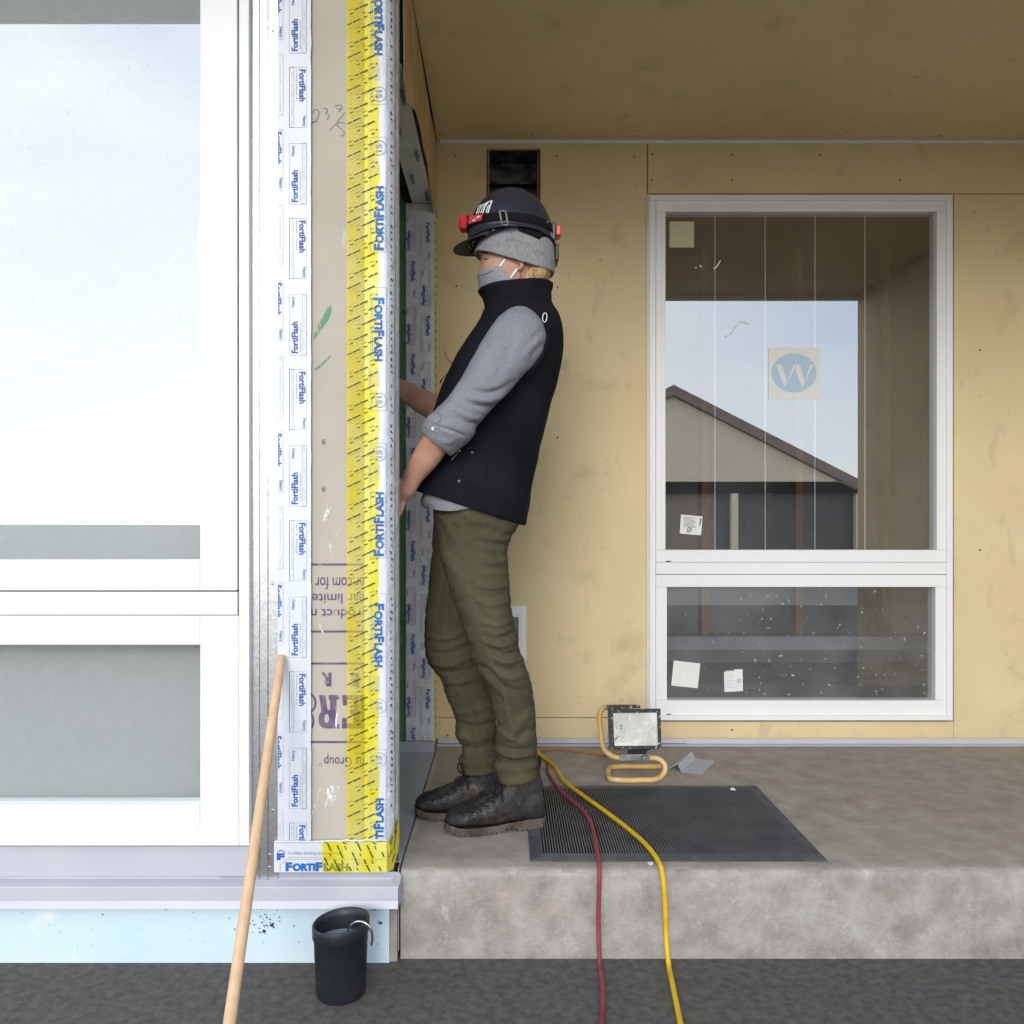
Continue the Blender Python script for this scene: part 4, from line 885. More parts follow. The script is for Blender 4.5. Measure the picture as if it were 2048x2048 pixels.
mk('water', [(pc.x+.0578*math.cos(a), 1.875+.0578*math.sin(a), pz-.048) for a in np.linspace(0, 2*math.pi, 41)[:-1]], [tuple(range(40))], M['water'], pt_)
b = MB(); b.tube(smoothpts([P(694, 1864, 1.845), P(703, 1850, 1.835), P(717, 1843, 1.825), P(731, 1846, 1.82), P(741, 1857, 1.82), P(745, 1872, 1.825), P(743, 1890, 1.835)], 30), .0026, 10); b.build('steel_ring', M['steel'], pt_, True)

# ================================================================ PERSON
DC = 2.33
pe = empty('person', (.0, DC, 0), 'person in black vest, olive trousers and black hard hat working at the taped corner', 'person')
torso = [(838, 985, 1046, 1040, DC, .150, 2.4), (838, 950, 1062, 975, DC, .152, 2.4), (846, 905, 1075, 915, DC, .148, 2.4), (858, 855, 1089, 862, DC, .143, 2.4), (871, 815, 1099, 815, DC, .142, 2.4), (887, 768, 1112, 775, DC, .150, 2.4),
         (908, 724, 1122, 730, DC, .160, 2.5), (930, 690, 1126, 692, DC, .172, 2.6), (953, 660, 1123, 660, DC, .176, 2.6), (964, 640, 1116, 637, DC, .162, 2.5), (968, 622, 1107, 617, DC, .108, 2.3), (969, 611, 1104, 604, DC, .080, 2.2), (965, 596, 1102, 587, DC, .075, 2.2), (961, 582, 1100, 569, DC, .073, 2.2)]
headS = [(1000, 410, 1060, 410, DC, .03), (975, 440, 1085, 440, DC, .058), (962, 470, 1098, 470, DC, .073), (958, 495, 1103, 497, DC, .077), (958, 507, 1103, 512, DC, .077), (963, 519, 1101, 525, DC, .074), (961.5, 531, 1097, 538, DC, .071), (960, 545, 1088, 552, DC, .067), (963, 560, 1075, 568, DC, .060), (967, 575, 1064, 583, DC, .052), (978, 589, 1058, 596, DC, .042), (1000, 597, 1050, 604, DC, .025)]
neckS = [(1000, 545, 1086, 540, DC, .053), (1000, 580, 1082, 575, DC, .053), (992, 612, 1086, 608, DC, .058), (985, 640, 1098, 640, DC, .085)]
legN = [(872, 1030, 1046, 1040, 2.275, .086, 2.3), (876, 1070, 1026, 1066, 2.268, .090, 2.3), (880, 1106, 1016, 1095, 2.262, .088, 2.2), (891, 1150, 1017.5, 1148, 2.258, .084), (905, 1195, 1021, 1196, 2.255, .080), (919, 1232, 1026, 1233, 2.253, .077), (931, 1266, 1034, 1272, 2.252, .074), (940, 1300, 1041, 1303, 2.252, .072), (948, 1326, 1049, 1324, 2.253, .071), (961, 1346, 1056, 1343, 2.255, .069), (970, 1366, 1062, 1364, 2.256, .067), (980, 1396, 1067, 1394, 2.258, .064), (987, 1422, 1070.5, 1421, 2.262, .062), (993, 1448, 1072, 1450, 2.268, .060), (990, 1478, 1074, 1480, 2.275, .060), (989, 1496, 1074, 1498, 2.28, .060), (994, 1518, 1070, 1520, 2.285, .057), (993, 1532, 1071, 1532, 2.288, .057), (997, 1551, 1069, 1548, 2.288, .056)]
legF = [(868, 1030, 1040, 1040, 2.395, .086, 2.3), (865, 1090, 1000, 1085, 2.405, .085), (861.5, 1128, 985, 1125, 2.41, .083), (856, 1183, 965, 1180, 2.41, .080), (850.5, 1235, 955, 1232, 2.41, .077), (848.5, 1275, 952, 1272, 2.41, .074), (851.5, 1308, 955, 1303, 2.41, .072), (865, 1337, 965, 1330, 2.41, .070), (882, 1357, 974, 1350, 2.41, .068), (889, 1380, 980, 1374, 2.41, .066), (897, 1402, 986, 1398, 2.41, .063), (908, 1427, 990, 1422, 2.41, .061), (911, 1447, 992, 1444, 2.41, .059), (912.5, 1472, 993, 1470, 2.408, .058), (924, 1495, 993, 1492, 2.405, .056), (925, 1518, 993, 1513, 2.402, .054), (926, 1538, 991, 1532, 2.402, .054)]
armN = [(1022, 616, 1068, 622, 2.180, .035), (1004, 629, 1084, 644, 2.168, .052), (986, 650, 1091, 668, 2.158, .062), (966, 677, 1086, 700, 2.148, .066), (948, 708, 1066, 731, 2.138, .066), (930, 742, 1040, 757, 2.128, .064), (910, 776, 1014, 787, 2.120, .062), (888, 803, 985, 817, 2.114, .060), (868, 824, 960, 845, 2.112, .058), (853, 846, 940, 870, 2.115, .056)]
foreN = [(868, 835, 935, 872, 2.118, .040), (851, 864, 893, 906, 2.125, .037), (838, 884, 878, 926, 2.138, .035), (822, 913, 858, 948, 2.155, .031), (810, 940, 841, 967, 2.172, .026), (803, 957, 833, 981, 2.183, .025), (795, 972, 824, 996, 2.192, .024)]
armF = [(1010, 640, 1075, 650, 2.49, .05), (975, 690, 1065, 705, 2.53, .058), (930, 760, 1010, 790, 2.55, .055), (890, 815, 940, 870, 2.54, .048)]
foreF = [(905, 810, 880, 862, 2.545, .042), (871, 789, 855, 838, 2.50, .037), (845, 777, 835, 826, 2.455, .034), (822, 767, 816, 812, 2.41, .030), (803, 758, 800, 799, 2.37, .027), (790, 754, 787, 789, 2.34, .025)]
def rk(s, k): return [tuple(list(x[:5])+[x[5]*k]+list(x[6:])) for x in s]
bo = MB()
for s, m, k in ((torso[:11], 40, .86), (headS, 40, 1.0), (neckS, 20, .95), (legN, 50, .84), (legF, 50, .84), (armN, 30, .80), (foreN, 24, 1.0), (armF, 24, .85), (foreF, 24, 1.0)): bo.add(*loft(s, m, 36, k))
def hand(w, knuck, side, tips, r0=.0085, thumb=None, pw=.036):
    """wrist point, knuckle centre, across vector, list of finger end points (4)"""
    w, kn, side = Vector(w), Vector(knuck), Vector(side).normalized(); fwd = (kn-w).normalized(); nrm = fwd.cross(side).normalized()
    V = []; Fc = []; n = 20; rows = ((0, .024, .020), (.35, .034, .019), (.7, .040, .016), (1.0, .040, .0125), (1.06, .034, .008))
    for t, a, c in rows:
        for k in range(n):
            q = 2*math.pi*k/n; V.append(w+(kn-w)*t+side*a*math.cos(q)+nrm*c*math.sin(q))
    for i in range(len(rows)-1):
        for k in range(n): Fc.append((i*n+k, i*n+(k+1) % n, (i+1)*n+(k+1) % n, (i+1)*n+k))
    Fc += [tuple(range(n))[::-1], tuple(range((len(rows)-1)*n, len(rows)*n))]; bo.add(V, Fc)
    for i, tp in enumerate(tips):
        a = w+(kn-w)*.93+side*(-.030+.020*i); tp = Vector(tp); mid = (a+tp)/2+nrm*.012*(1 if i % 2 == 0 else .9)
        bo.tube(smoothpts([a, a+(mid-a)*.6+nrm*.004, mid, mid+(tp-mid)*.6, tp], 12), [r0*1.1]*4+[r0]*5+[r0*.9, r0*.82, r0*.5], 12)
    if thumb:
        a = w+(kn-w)*.25+side*thumb[0]*.024; bo.tube(smoothpts([a]+[Vector(p) for p in thumb[1]], 12), [.013, .013, .012, .0115, .011, .0105, .010, .010, .0095, .009, .008, .005], 12)
wr = P(817, 970, 2.184); kn = P(787, 1008, 2.205)
hand(wr, kn, (.75, .1, .65), [P(760, 1010, 2.142), P(762, 1026, 2.140), P(770, 1040, 2.142), P(782, 1048, 2.150)], thumb=(-1, [P(800, 968, 2.178), P(785, 962, 2.165), P(772, 968, 2.148)]))
wr = P(790, 771, 2.34); kn = P(771, 766, 2.262)
hand(wr, kn, (.15, .1, -.98), [P(756, 740, 2.150), P(752, 757, 2.145), P(752, 774, 2.147), P(756, 790, 2.158)], thumb=(-1, [P(782, 742, 2.29), P(776, 728, 2.25), P(768, 724, 2.21)]))
bo.tube([P(818, 966, 2.183), P(808, 982, 2.190), P(797, 997, 2.199)], [.025, .025, .022], 14)
# nose bridge and ear
bo.tube(smoothpts([P(965, 520, DC), P(964, 531, DC), P(963, 541, DC), P(964, 550, DC)], 10), [.005, .006, .0065, .007, .008, .009, .010, .010, .010, .009], 12)
bm_ = remesh(bo, .0042, 4)
body = mesh_obj('body', bm_, M['skin'], pe)
hb = bvh_of(body)
# face details
b = MB(); b.tube([cast(hb, x, y, .0006) for x, y in ((961, 506.5), (965, 504.8), (970, 505.2), (976, 507.5))], [.0012, .0024, .0022, .0008], 8); b.build('eyebrow', M['brown'], pe, True)
b = MB(); b.tube([cast(hb, x, y, .0006) for x, y in ((966.5, 517.5), (970, 518.6), (974, 517.6), (977.5, 515.4))], [.0014, .0019, .0017, .0007], 8); b.build('eyelash', M['brown'], pe, True)
b = MB(); b.tube([cast(hb, x, y, .0003) for x, y in ((967, 513.5), (971, 512.6), (976, 513.2))], [.0006, .0010, .0006], 8); b.build('eyelid', M['skin'], pe, True)
b = MB(); e0 = cast(hb, 1039, 533, .003); b.tube(smoothpts([e0+Vector((-.004, 0, .012)), e0+Vector((.006, -.004, .006)), e0+Vector((.003, -.004, -.006)), e0+Vector((-.004, 0, -.009))], 10), [.005, .0055, .006, .006, .006, .0055, .005, .0045, .004, .003], 10); b.build('ear', M['skin'], pe, True)
# hair under the beanie
ha = MB(); hm = [(1040, 528, 1103, 535, DC, .066), (1043, 545, 1101, 550, DC, .068), (1042, 560, 1094, 563, DC, .064), (1040, 577, 1086, 577, DC, .056)]
ha.add(*loft(hm, 16, 36)); hair = ha.build('hair', M['hair'], pe, True)
hv = bvh_of(hair); hs_ = MB()
for i in range(120):
    x = random.uniform(1041, 1100); y = random.uniform(534, 546); x2 = x+random.uniform(-9, 5)-6*(x-1070)/30; w = random.uniform(.0006, .0013)
    pts = []; x = min(x, 1091); x2 = min(x2, 1084)
    for t in np.linspace(0, 1, 6):
        px_, py_ = x+(x2-x)*t+random.uniform(-.8, .8), y+(571-y)*t; pts.append(cast(hv, px_, py_, .0015+.003*math.sin(t*3)*random.random(), 2.27))
    hs_.tube(pts, [w, w, w, w, w*.8, w*.4], 5, False)
hs_.build('hair_strands', M['hair_light'], hair, True)
hs_ = MB()
for i in range(70):
    x = random.uniform(1041, 1090); y = random.uniform(536, 548); x2 = min(1084, x+random.uniform(-12, 6)-6*(x-1070)/30); w = random.uniform(.0007, .0015)
    hs_.tube([cast(hv, x+(x2-x)*t+random.uniform(-.8, .8), y+(571-y)*t, .001+.003*math.sin(t*3)*random.random(), 2.27) for t in np.linspace(0, 1, 6)], [w, w, w, w, w*.8, w*.4], 5, False)
hs_.build('hair_strands', M['hair_dark'], hair, True)
b = MB()
for k in range(9):
    s = P(906+random.uniform(-2, 3), 727+random.uniform(-3, 3), 2.345); e = P(888+random.uniform(-2, 5), 703+random.uniform(-3, 8), 2.34)
    b.tube(smoothpts([s+Vector((.02, 0, -.01)), s, (s+e)/2+Vector((-.004, 0, -.005)), e], 8), [.0018, .0018, .0016, .0014, .0012, .001, .0008, .0004], 5)
b.build('hair_tip', M['hair_dark'], hair, True)
# mask
def facepatch(name, rows, m, parent, nu=28, th=.002):
    V = []; Fc = []; R = catmull([tuple(r) for r in rows], 18)
    for r in R:
        f = P(r[0], r[1], DC); bk = P(r[2], r[3], DC)
        for j in range(nu+1):
            q = -math.pi/2+math.pi*j/nu; u = 1-math.cos(q); p = f+(bk-f)*u; V.append((p.x, DC+r[4]*math.sin(q), p.z))
    for i in range(len(R)-1):
        for j in range(nu): Fc.append((i*(nu+1)+j, i*(nu+1)+j+1, (i+1)*(nu+1)+j+1, (i+1)*(nu+1)+j))
    o = mk(name, V, Fc, m, parent, True); s = o.modifiers.new('s', 'SOLIDIFY'); s.thickness = th; return o
mask = facepatch('face_mask', [(955.5, 549, 1003, 545, .072), (954.5, 555, 1013, 557, .072), (956.5, 565, 1025, 570, .070), (958.5, 574, 1026, 582, .064), (960.5, 584, 1020, 592, .058)], M['maskcloth'], pe)
# lift the rear top corner as in the photo: top edge rises towards the cheek
mv = get_v(mask.data)
for i in range(29*18):
    row, j = divmod(i, 29); q = abs(-math.pi/2+math.pi*j/28); k = max(0, 1-row/9.0); mv[i, 2] += k*.012*math.sin(q)**2*(1)-.016*math.sin(q)**2
set_v(mask.data, mv)
mb_ = bvh_of(mask); 
b = MB(); b.tube([cast(mb_, x, y, .0012, 2.27) for x, y in ((957, 550), (966, 549), (976, 546), (986, 541))], .0011, 6); b.build('mask_seam', M['stitchgrey'], mask, True)
for pts in (((997, 537), (1003, 528), (1010, 518)), ((1021, 556), (1028, 546), (1035, 537))):
    c = [cast(hb, x, y, .0018, 2.27) for x, y in pts]; b = MB(); up_v = Vector((.6, 0, .8)).normalized()*.0026; perp = (c[-1]-c[0]).cross(Vector((0, 1, 0))).normalized()*.0027
    b.add([p+perp for p in c]+[p-perp for p in c], [(0, 1, 4, 3), (1, 2, 5, 4)]); o = b.build('ear_loop', M['white'], mask); s = o.modifiers.new('s', 'SOLIDIFY'); s.thickness = .0012
# beanie
bs = [(956, 507, 1101, 546, DC, .080), (951, 508, 1105, 549, DC, .085), (950, 500, 1110, 536, DC, .089), (953, 488, 1111, 515, DC, .091), (958, 470, 1106, 480, DC, .089), (968, 445, 1095, 448, DC, .080), (985, 420, 1080, 420, DC, .060), (1005, 405, 1060, 405, DC, .03)]
V, Fc = loft(bs, 40, 64)
bn = remesh(MB().add(V, Fc), .003, 2); 
v = get_v(bn)
sag = .024*np.clip(1-np.abs(v[:, 1]-DC)/.09, 0, 1)
low = np.clip((1.66-v[:, 2])/.12, 0, 1); yy = np.abs(v[:, 1]-DC)/.088
v[:, 2] -= .026*yy**2*low; set_v(bn, v)
beanie = mesh_obj('beanie', bn, M['knit'], pe)
apply_folds(bn, [([(1010, 470), (1050, 485), (1085, 505), (1108, 520)], .003, 5), ([(975, 490), (1010, 480), (1040, 465)], .0022, 5), ([(960, 500), (1000, 512), (1050, 530), (1100, 545)], .0016, 3)])
# hard hat
hh = empty('hard_hat', (0, 0, 0), None, None); del_keys = [k for k in hh.keys()]; bpy.data.objects.remove(hh)
hx, hy, hz, ha_, hb_, hc_ = .0155, DC, 1.650, .1225, .108, .152
def dome(t, q, grow=1.0):
    """t 0 crown .. 1 rim, q angle (0 = back, pi = front)"""
    e = math.sin(min(t, 1)*math.pi/2)**.92; co, si = math.cos(q), math.sin(q)
    rim = hz+.016*si*si+.004*(co if co > 0 else 0)
    z = hz+hc_*math.cos(min(t, 1)*math.pi/2)**.96
    z = max(z, 0)*1.0; z = rim+(z-hz)*(hz+hc_-rim)/hc_
    return Vector((hx+ha_*grow*e*co, hy+hb_*grow*e*si, z+(grow-1)*.1*math.cos(t*1.5)))
V = []; Fc = []; nq, ntt = 72, 26
for i in range(ntt+1):
    for k in range(nq):
        t = i/ntt; q = 2*math.pi*k/nq; p = dome(max(t, .001), q)
        ridge = .0035*math.exp(-(math.sin(q)*math.sin(t*math.pi/2)/.10)**2)*(1-t)**.3; p.z += ridge; V.append(p)
lip = []
for k in range(nq):
    q = 2*math.pi*k/nq; p = dome(1, q, 1.0); V.append(p+Vector((.006*math.cos(q), .006*math.sin(q), -.004)))
for k in range(nq):
    q = 2*math.pi*k/nq; p = dome(1, q, 1.0); V.append(p+Vector((-.002*math.cos(q), -.002*math.sin(q), -.005)))
for k in range(nq):
    q = 2*math.pi*k/nq; p = dome(.93, q, .965); V.append(p)
for i in range(ntt+3):
    for k in range(nq): Fc.append((i*nq+k, i*nq+(k+1) % nq, (i+1)*nq+(k+1) % nq, (i+1)*nq+k))
Fc.append(tuple(range(nq)))
hat = mk('hard_hat', V, Fc, M['hat'], pe, True)
# visor
V = []; Fc = []; nu, nv = 20, 8
for s_ in (0, 1):
    for i in range(nu+1):
        q = math.pi+(-1+2*i/nu)*1.05; base = dome(1, q, .985)
        for j in range(nv+1):
            t = j/nv; ext = .042*(1-abs((q-math.pi)/1.05)**2.6)*t
            p = base+Vector((-ext, 0, -.004-.32*ext-.010*math.sin(q)**2*t)); V.append(p+Vector((0, 0, -.0035*s_)))
n1 = (nu+1)*(nv+1)
for s_ in (0, 1):
    for i in range(nu):
        for j in range(nv):
            a = s_*n1+i*(nv+1)+j; f = (a, a+1, a+nv+2, a+nv+1); Fc.append(f if s_ else f[::-1])
for i in range(nu): a = i*(nv+1)+nv; Fc.append((a, a+nv+1, n1+a+nv+1, n1+a))
vs = mk('visor', V, Fc, M['hat'], hat, True); vs.data.materials.append(M['visor'])
for p in vs.data.polygons:
    if p.index >= nu*nv and p.index < 2*nu*nv: p.material_index = 1
# headlamp strap
def band(name, z0, z1, grow, m, parent, q0=0, q1=2*math.pi, th=.0022, slope=0.0):
    V = []; Fc = []; n = 80
    for i in range(n+1):
        q = q0+(q1-q0)*i/n
        for z in (z0, z1):
            zz = z+slope*math.cos(q)
            lo_, hi_ = 0.0, 1.0
            for _ in range(18):
                mm = (lo_+hi_)/2
                if dome(mm, q).z > zz: lo_ = mm
                else: hi_ = mm
            p = dome(hi_, q); V.append(Vector((hx+(p.x-hx)*grow, hy+(p.y-hy)*grow, zz)))
    for i in range(n): Fc.append((2*i, 2*i+2, 2*i+3, 2*i+1))
    o = mk(name, V, Fc, m, parent, True); s = o.modifiers.new('s', 'SOLIDIFY'); s.thickness = th; s.offset = 0; return o
strap = band('headlamp_strap', 1.676, 1.700, 1.018, M['seam'], hat, slope=-.006)
hbv = bvh_of(hat)
def clip(x0, x1, y0, y1, lean, nm='strap_clip'):
    b = MB()
    for xx in (x0, x1):
        c0 = cast(hbv, xx+lean, y0, .006, 2.22); c1 = cast(hbv, xx, y1, .006, 2.22); b.tube([c0, (c0+c1)/2+Vector((0, -.002, 0)), c1], .0026, 8)
    for yy, l in ((y0, lean), (y1, 0)):
        c0 = cast(hbv, x0+l, yy, .006, 2.22); c1 = cast(hbv, x1+l, yy, .006, 2.22); b.tube([c0, c1], .0022, 8)
    return b.build(nm, M['lampgrey'], hat, True)
clip(1004, 1016, 422, 450, -5); clip(1097, 1104, 444, 480, -3)
# headlamp body
lc = P(930, 449, DC); b = MB()
b.tube([lc+Vector((.020, 0, .002)), lc+Vector((.008, 0, .002)), lc+Vector((.006, 0, .002))], [.020, .022, .024], 16); b.build('headlamp_mount', M['plastic'], hat, True)
b = MB(); b.tube([lc+Vector((x, 0, .002)) for x in (.006, .004, -.008, -.014, -.0165)], [.0235, .0262, .0262, .022, .014], 8); b.build('headlamp', M['red'], hat)
c = [cast(hbv, x, y, .0065, 2.28) for x, y in ((938, 434), (966, 428), (963, 441), (937, 449))]; bd = mk('headlamp_badge', [p-Vector((0, .004, 0)) for p in c]+[p+Vector((0, .006, 0)) for p in c], [(0, 1, 2, 3), (4, 7, 6, 5), (0, 4, 5, 1), (1, 5, 6, 2), (2, 6, 7, 3), (3, 7, 4, 0)], M['pink'], hat)
def onbadge(u, v): return c[0]*(1-u)*(1-v)+c[1]*u*(1-v)+c[2]*u*v+c[3]*(1-u)*v-Vector((0, .0048, 0))
b = MB()
for a, e in (((.30, .72), (.74, .22)), ((.38, .80), (.60, .52)), ((.60, .50), (.84, .34))):
    p, q = onbadge(*a), onbadge(*e); dv_ = Vector((0, 0, .0013)); b.quad(p+dv_, q+dv_, q-dv_, p-dv_)
b.build('badge_mark', M['white'], bd)
rc = P(1115.5, 466, DC); MB().box(rc.x-.007, rc.x+.008, DC-.024, DC+.020, rc.z-.014, rc.z+.014).build('battery_pack', M['red'], hat, bevel=.003)
MB().box(rc.x-.019, rc.x-.0072, DC-.030, DC+.028, rc.z-.030, rc.z+.022).build('battery_mount', M['plastic'], hat, bevel=.003)
# white tape letters on the front of the shell
b = MB()
for st_, w in (([(953, 428), (958, 414), (962, 410)], .0020), ([(957, 427), (963, 412), (968, 408)], .0019), ([(962, 426), (968, 411), (974, 405)], .0019), ([(966, 426), (971, 413), (977, 404), (985, 402)], .0024), ([(972, 425), (975, 416), (978, 410)], .0015), ([(976, 427), (980, 414), (984, 403)], .0026)):
    pts = [cast(hbv, x, y, .0008, 2.25) for x, y in st_]
    for i in range(len(pts)-1):
        pr_ = (pts[i+1]-pts[i]).cross(Vector((0, 1, 0))).normalized()*w; b.quad(pts[i]+pr_, pts[i+1]+pr_, pts[i+1]-pr_, pts[i]-pr_)
b.build('tape_letters', M['white'], hat)
# suspension band: bandana at the front, dark webbing behind, ratchet knob at the nape
def ringband(name, q0, q1, z00, z01, z10, z11, gx, gy, m, cx=.0155):
    V = []; Fc = []; n = 30
    for i in range(n+1):
        t = i/n; q = q0+(q1-q0)*t; a = z00+(z01-z00)*t; c_ = z10+(z11-z10)*t
        for z in (a, c_): V.append((cx+gx*math.cos(q), DC+gy*math.sin(q), z))
    for i in range(n): Fc.append((2*i, 2*i+2, 2*i+3, 2*i+1))
    o = mk(name, V, Fc, m, hat, True); s = o.modifiers.new('s', 'SOLIDIFY'); s.thickness = .003; return o
ringband('sweatband', math.pi, math.pi*1.54, 1.655, 1.668, 1.622, 1.664, .108, .0985, M['bandana'], .012); ringband('sweatband', math.pi, math.pi*.46, 1.655, 1.668, 1.622, 1.664, .108, .0985, M['bandana'], .012)
for s_ in (1, -1): ringband('rear_webbing', s_*.05, s_*math.pi*.44, 1.60, 1.655, 1.648, 1.668, .128, .097, M['seam'], .012)
c = P(1112, 511, DC); b = MB(); b.box(c.x-.004, c.x+.006, DC-.034, DC+.034, c.z-.024, c.z+.024); b.build('ratchet_knob', M['plastic'], hat, bevel=.004)
for s_ in (1, -1): 
    b = MB(); b.tube(smoothpts([Vector((.118, DC+s_*.045, 1.655)), Vector((.124, DC+s_*.04, 1.63)), Vector((.135, DC+s_*.03, 1.605))], 8), .004, 8); b.build('nape_strut', M['plastic'], hat, True)

# ---- vest
vs_ = [(850, 960, 1030, 1000, DC, .142, 2.4), (842, 976, 1041, 1040, DC, .156, 2.4), (834, 982, 1049, 1051, DC, .166, 2.4), (833, 968, 1056, 1028, DC, .167, 2.4), (836, 945, 1063, 980, DC, .165, 2.4)]+[tuple(list(x[:5])+[x[5]+.012]+list(x[6:])) for x in torso[2:11]]+torso[11:]+[(965, 583, 1096, 571, DC, .067, 2.2), (969, 595, 1094, 586, DC, .064, 2.2)]
V, Fc = loft(vs_, 150, 96, 1.0, False)
vest = mk('vest', V, Fc, M['fleece'], pe, True)
apply_folds(vest.data, [([(1078, 905), (1066, 930), (1062, 955)], .006, 9), ([(1040, 775), (1020, 800), (985, 825)], .004, 8), ([(1060, 770), (1045, 830), (1035, 900)], .003, 12), ([(1000, 850), (985, 900), (975, 960)], .003, 12), ([(900, 930), (940, 940), (990, 960)], .0025, 9), ([(970, 600), (1030, 596), (1095, 590)], .002, 6), ([(968, 616), (1030, 606), (1104, 602)], -.004, 5), ([(925, 700), (905, 750), (880, 800)], .003, 6)])
crumple(vest.data, .0022, 9)
vb_ = bvh_of(vest)
def seam(pts, r=.0010, m='seam', lift=.0004, parent=None, step=5, nm='seam'):
    b = MB(); b.tube(castline(vb_ if parent is None else parent[1], pts, step, lift), r, 6); return b.build(nm, M[m], vest if parent is None else parent[0], True)
seam([(1109, 662), (1106, 720), (1090, 790), (1065, 850), (1044, 900), (1028, 935), (1030, 985), (1031, 1024)])
seam([(1005, 830), (990, 880), (975, 930), (965, 990)]); seam([(1098, 658), (1124, 665)]); seam([(838, 955), (880, 957), (915, 961), (955, 972), (1000, 992), (1045, 1024)], .0008)
seam([(968, 620), (945, 680), (915, 735), (890, 790), (876, 825)], .0016, nm='zipper'); seam([(968, 640), (990, 628), (1010, 620)], .0010)
b = MB(); b.tube([P(893, 748, 2.335), P(885, 757, 2.335), P(880, 766, 2.335)], [.001, .0016, .0022], 6); b.build('zip_pull', M['seam'], vest)
seam([(945, 893), (928, 902), (900, 923)], .0013, 'plastic', .001, nm='pocket_zip'); seam([(922, 900), (910, 912), (901, 922)], .0012, 'steel', .002, nm='zip_pull')
for x, y in ((944, 905), (918, 962)):
    c = cast(vb_, x, y, .0006); mk('snap', [c+Vector((.0033*math.cos(a), -.0003, .0033*math.sin(a))) for a in np.linspace(0, 2*math.pi, 13)[:-1]]+[c+Vector((.0016*math.cos(a), -.0012, .0016*math.sin(a))) for a in np.linspace(0, 2*math.pi, 13)[:-1]], [(i, (i+1) % 12, 12+(i+1) % 12, 12+i) for i in range(12)]+[tuple(range(12, 24))], M['lampgrey'], vest)
lo = [cast(vb_, 1089.5+5*math.cos(a)*.8-3.2*math.sin(a)*.5, 635+9*math.sin(a)+2.0*math.cos(a), .0012) for a in np.linspace(0, 2*math.pi, 25)]
b = MB(); b.tube(lo, .0013, 6, False); b.build('logo_ring', M['white'], vest, True)
# shirt tail
st2 = MB(); V, Fc = loft([(852, 972, 1020, 1000, DC, .150, 2.3), (846, 990, 1020, 1015, DC, .158, 2.3), (843, 1005, 1005, 1025, DC, .160, 2.3), (847, 1014, 990, 1018, DC, .158, 2.3)], 16, 72, 1.0, False)
shirt = mk('shirt', V, Fc, M['denim'], pe, True); sv_ = get_v(shirt.data)
# tail hem dips at the front, rises to the side
row = np.repeat(np.arange(16), 72)/15.; frontness = np.clip((-(sv_[:, 0])-.06)/.16, 0, 1); sv_[:, 2] -= row*.016*np.sin(frontness*3.0)-row*.01*(1-frontness); set_v(shirt.data, sv_)
crumple(shirt.data, .003, 14)
# sleeve, cuff (near arm) and far sleeve
def sleeve(secs, m, n, folds, name='sleeve', cr=.0018):
    V, Fc = loft(secs, m, n, 1.0, True); o = mk(name, V, Fc, M['denim'], shirt, True); apply_folds(o.data, folds); crumple(o.data, cr, 22, seed=3); return o
slv = sleeve(armN, 110, 80, [([(1023, 765), (995, 782), (965, 785), (940, 778)], -.0075, 7), ([(1010, 790), (980, 800), (945, 797)], .006, 7), ([(985, 815), (955, 812), (925, 800)], -.006, 6), ([(965, 838), (935, 832), (900, 815)], .006, 6), ([(955, 850), (925, 848), (895, 835)], -.006, 5), ([(945, 866), (915, 855), (885, 845)], .005, 5), ([(1090, 672), (1065, 690), (1045, 715)], .004, 6), ([(1085, 690), (1070, 705), (1058, 730)], -.004, 5), ([(1088, 655), (1072, 668), (1062, 690)], -.003, 5), ([(1000, 640), (985, 690), (950, 750)], .004, 12), ([(1030, 660), (1015, 710), (985, 750)], -.0045, 11), ([(1005, 720), (985, 745), (955, 770)], .004, 9), ([(920, 770), (905, 800), (885, 822)], .003, 7)])
cuffS = [(868, 824, 953, 850, 2.112, .052), (857, 832, 950, 864, 2.112, .066), (850, 842, 942, 877, 2.114, .068), (844, 857, 923, 895, 2.118, .066), (846, 867, 899, 911, 2.123, .054), (852, 862, 896, 902, 2.123, .044), (858, 852, 905, 888, 2.12, .042)]
V, Fc = loft(cuffS, 60, 64, 1.0, False); cuff = mk('cuff', V, Fc, M['denim'], slv, True)
apply_folds(cuff.data, [([(868, 850), (895, 858), (930, 872)], -.005, 4), ([(880, 880), (895, 885), (915, 880)], .003, 5), ([(860, 840), (880, 850), (890, 865)], .003, 4)]); crumple(cuff.data, .0018, 30)
cb = bvh_of(cuff, slv)
sk = (slv, cb)
seam([(1062, 616), (1080, 640), (1084, 670), (1074, 700), (1062, 728)], .0008, 'stitchgrey', .0002, sk); seam([(1056, 617), (1074, 642), (1078, 670), (1068, 698), (1056, 724)], .0006, 'stitchgrey', .0002, sk)
seam([(874, 824), (884, 836), (876, 846)], .0009, 'stitchgrey', .0006, sk); seam([(862, 852), (872, 858), (880, 858)], .0009, 'stitchgrey', .0006, sk); seam([(862, 845), (868, 855), (866, 864)], .0009, 'stitchgrey', .0006, sk); seam([(852, 861), (880, 889), (897, 903)], .0006, 'stitchgrey', .0004, sk)
c = cast(cb, 866, 857, .001); mk('button', [c+Vector((.0042*math.cos(a), -.0006, .0042*math.sin(a))) for a in np.linspace(0, 2*math.pi, 13)[:-1]], [tuple(range(12))], M['paper'], slv)
slf = sleeve(armF, 40, 40, [])
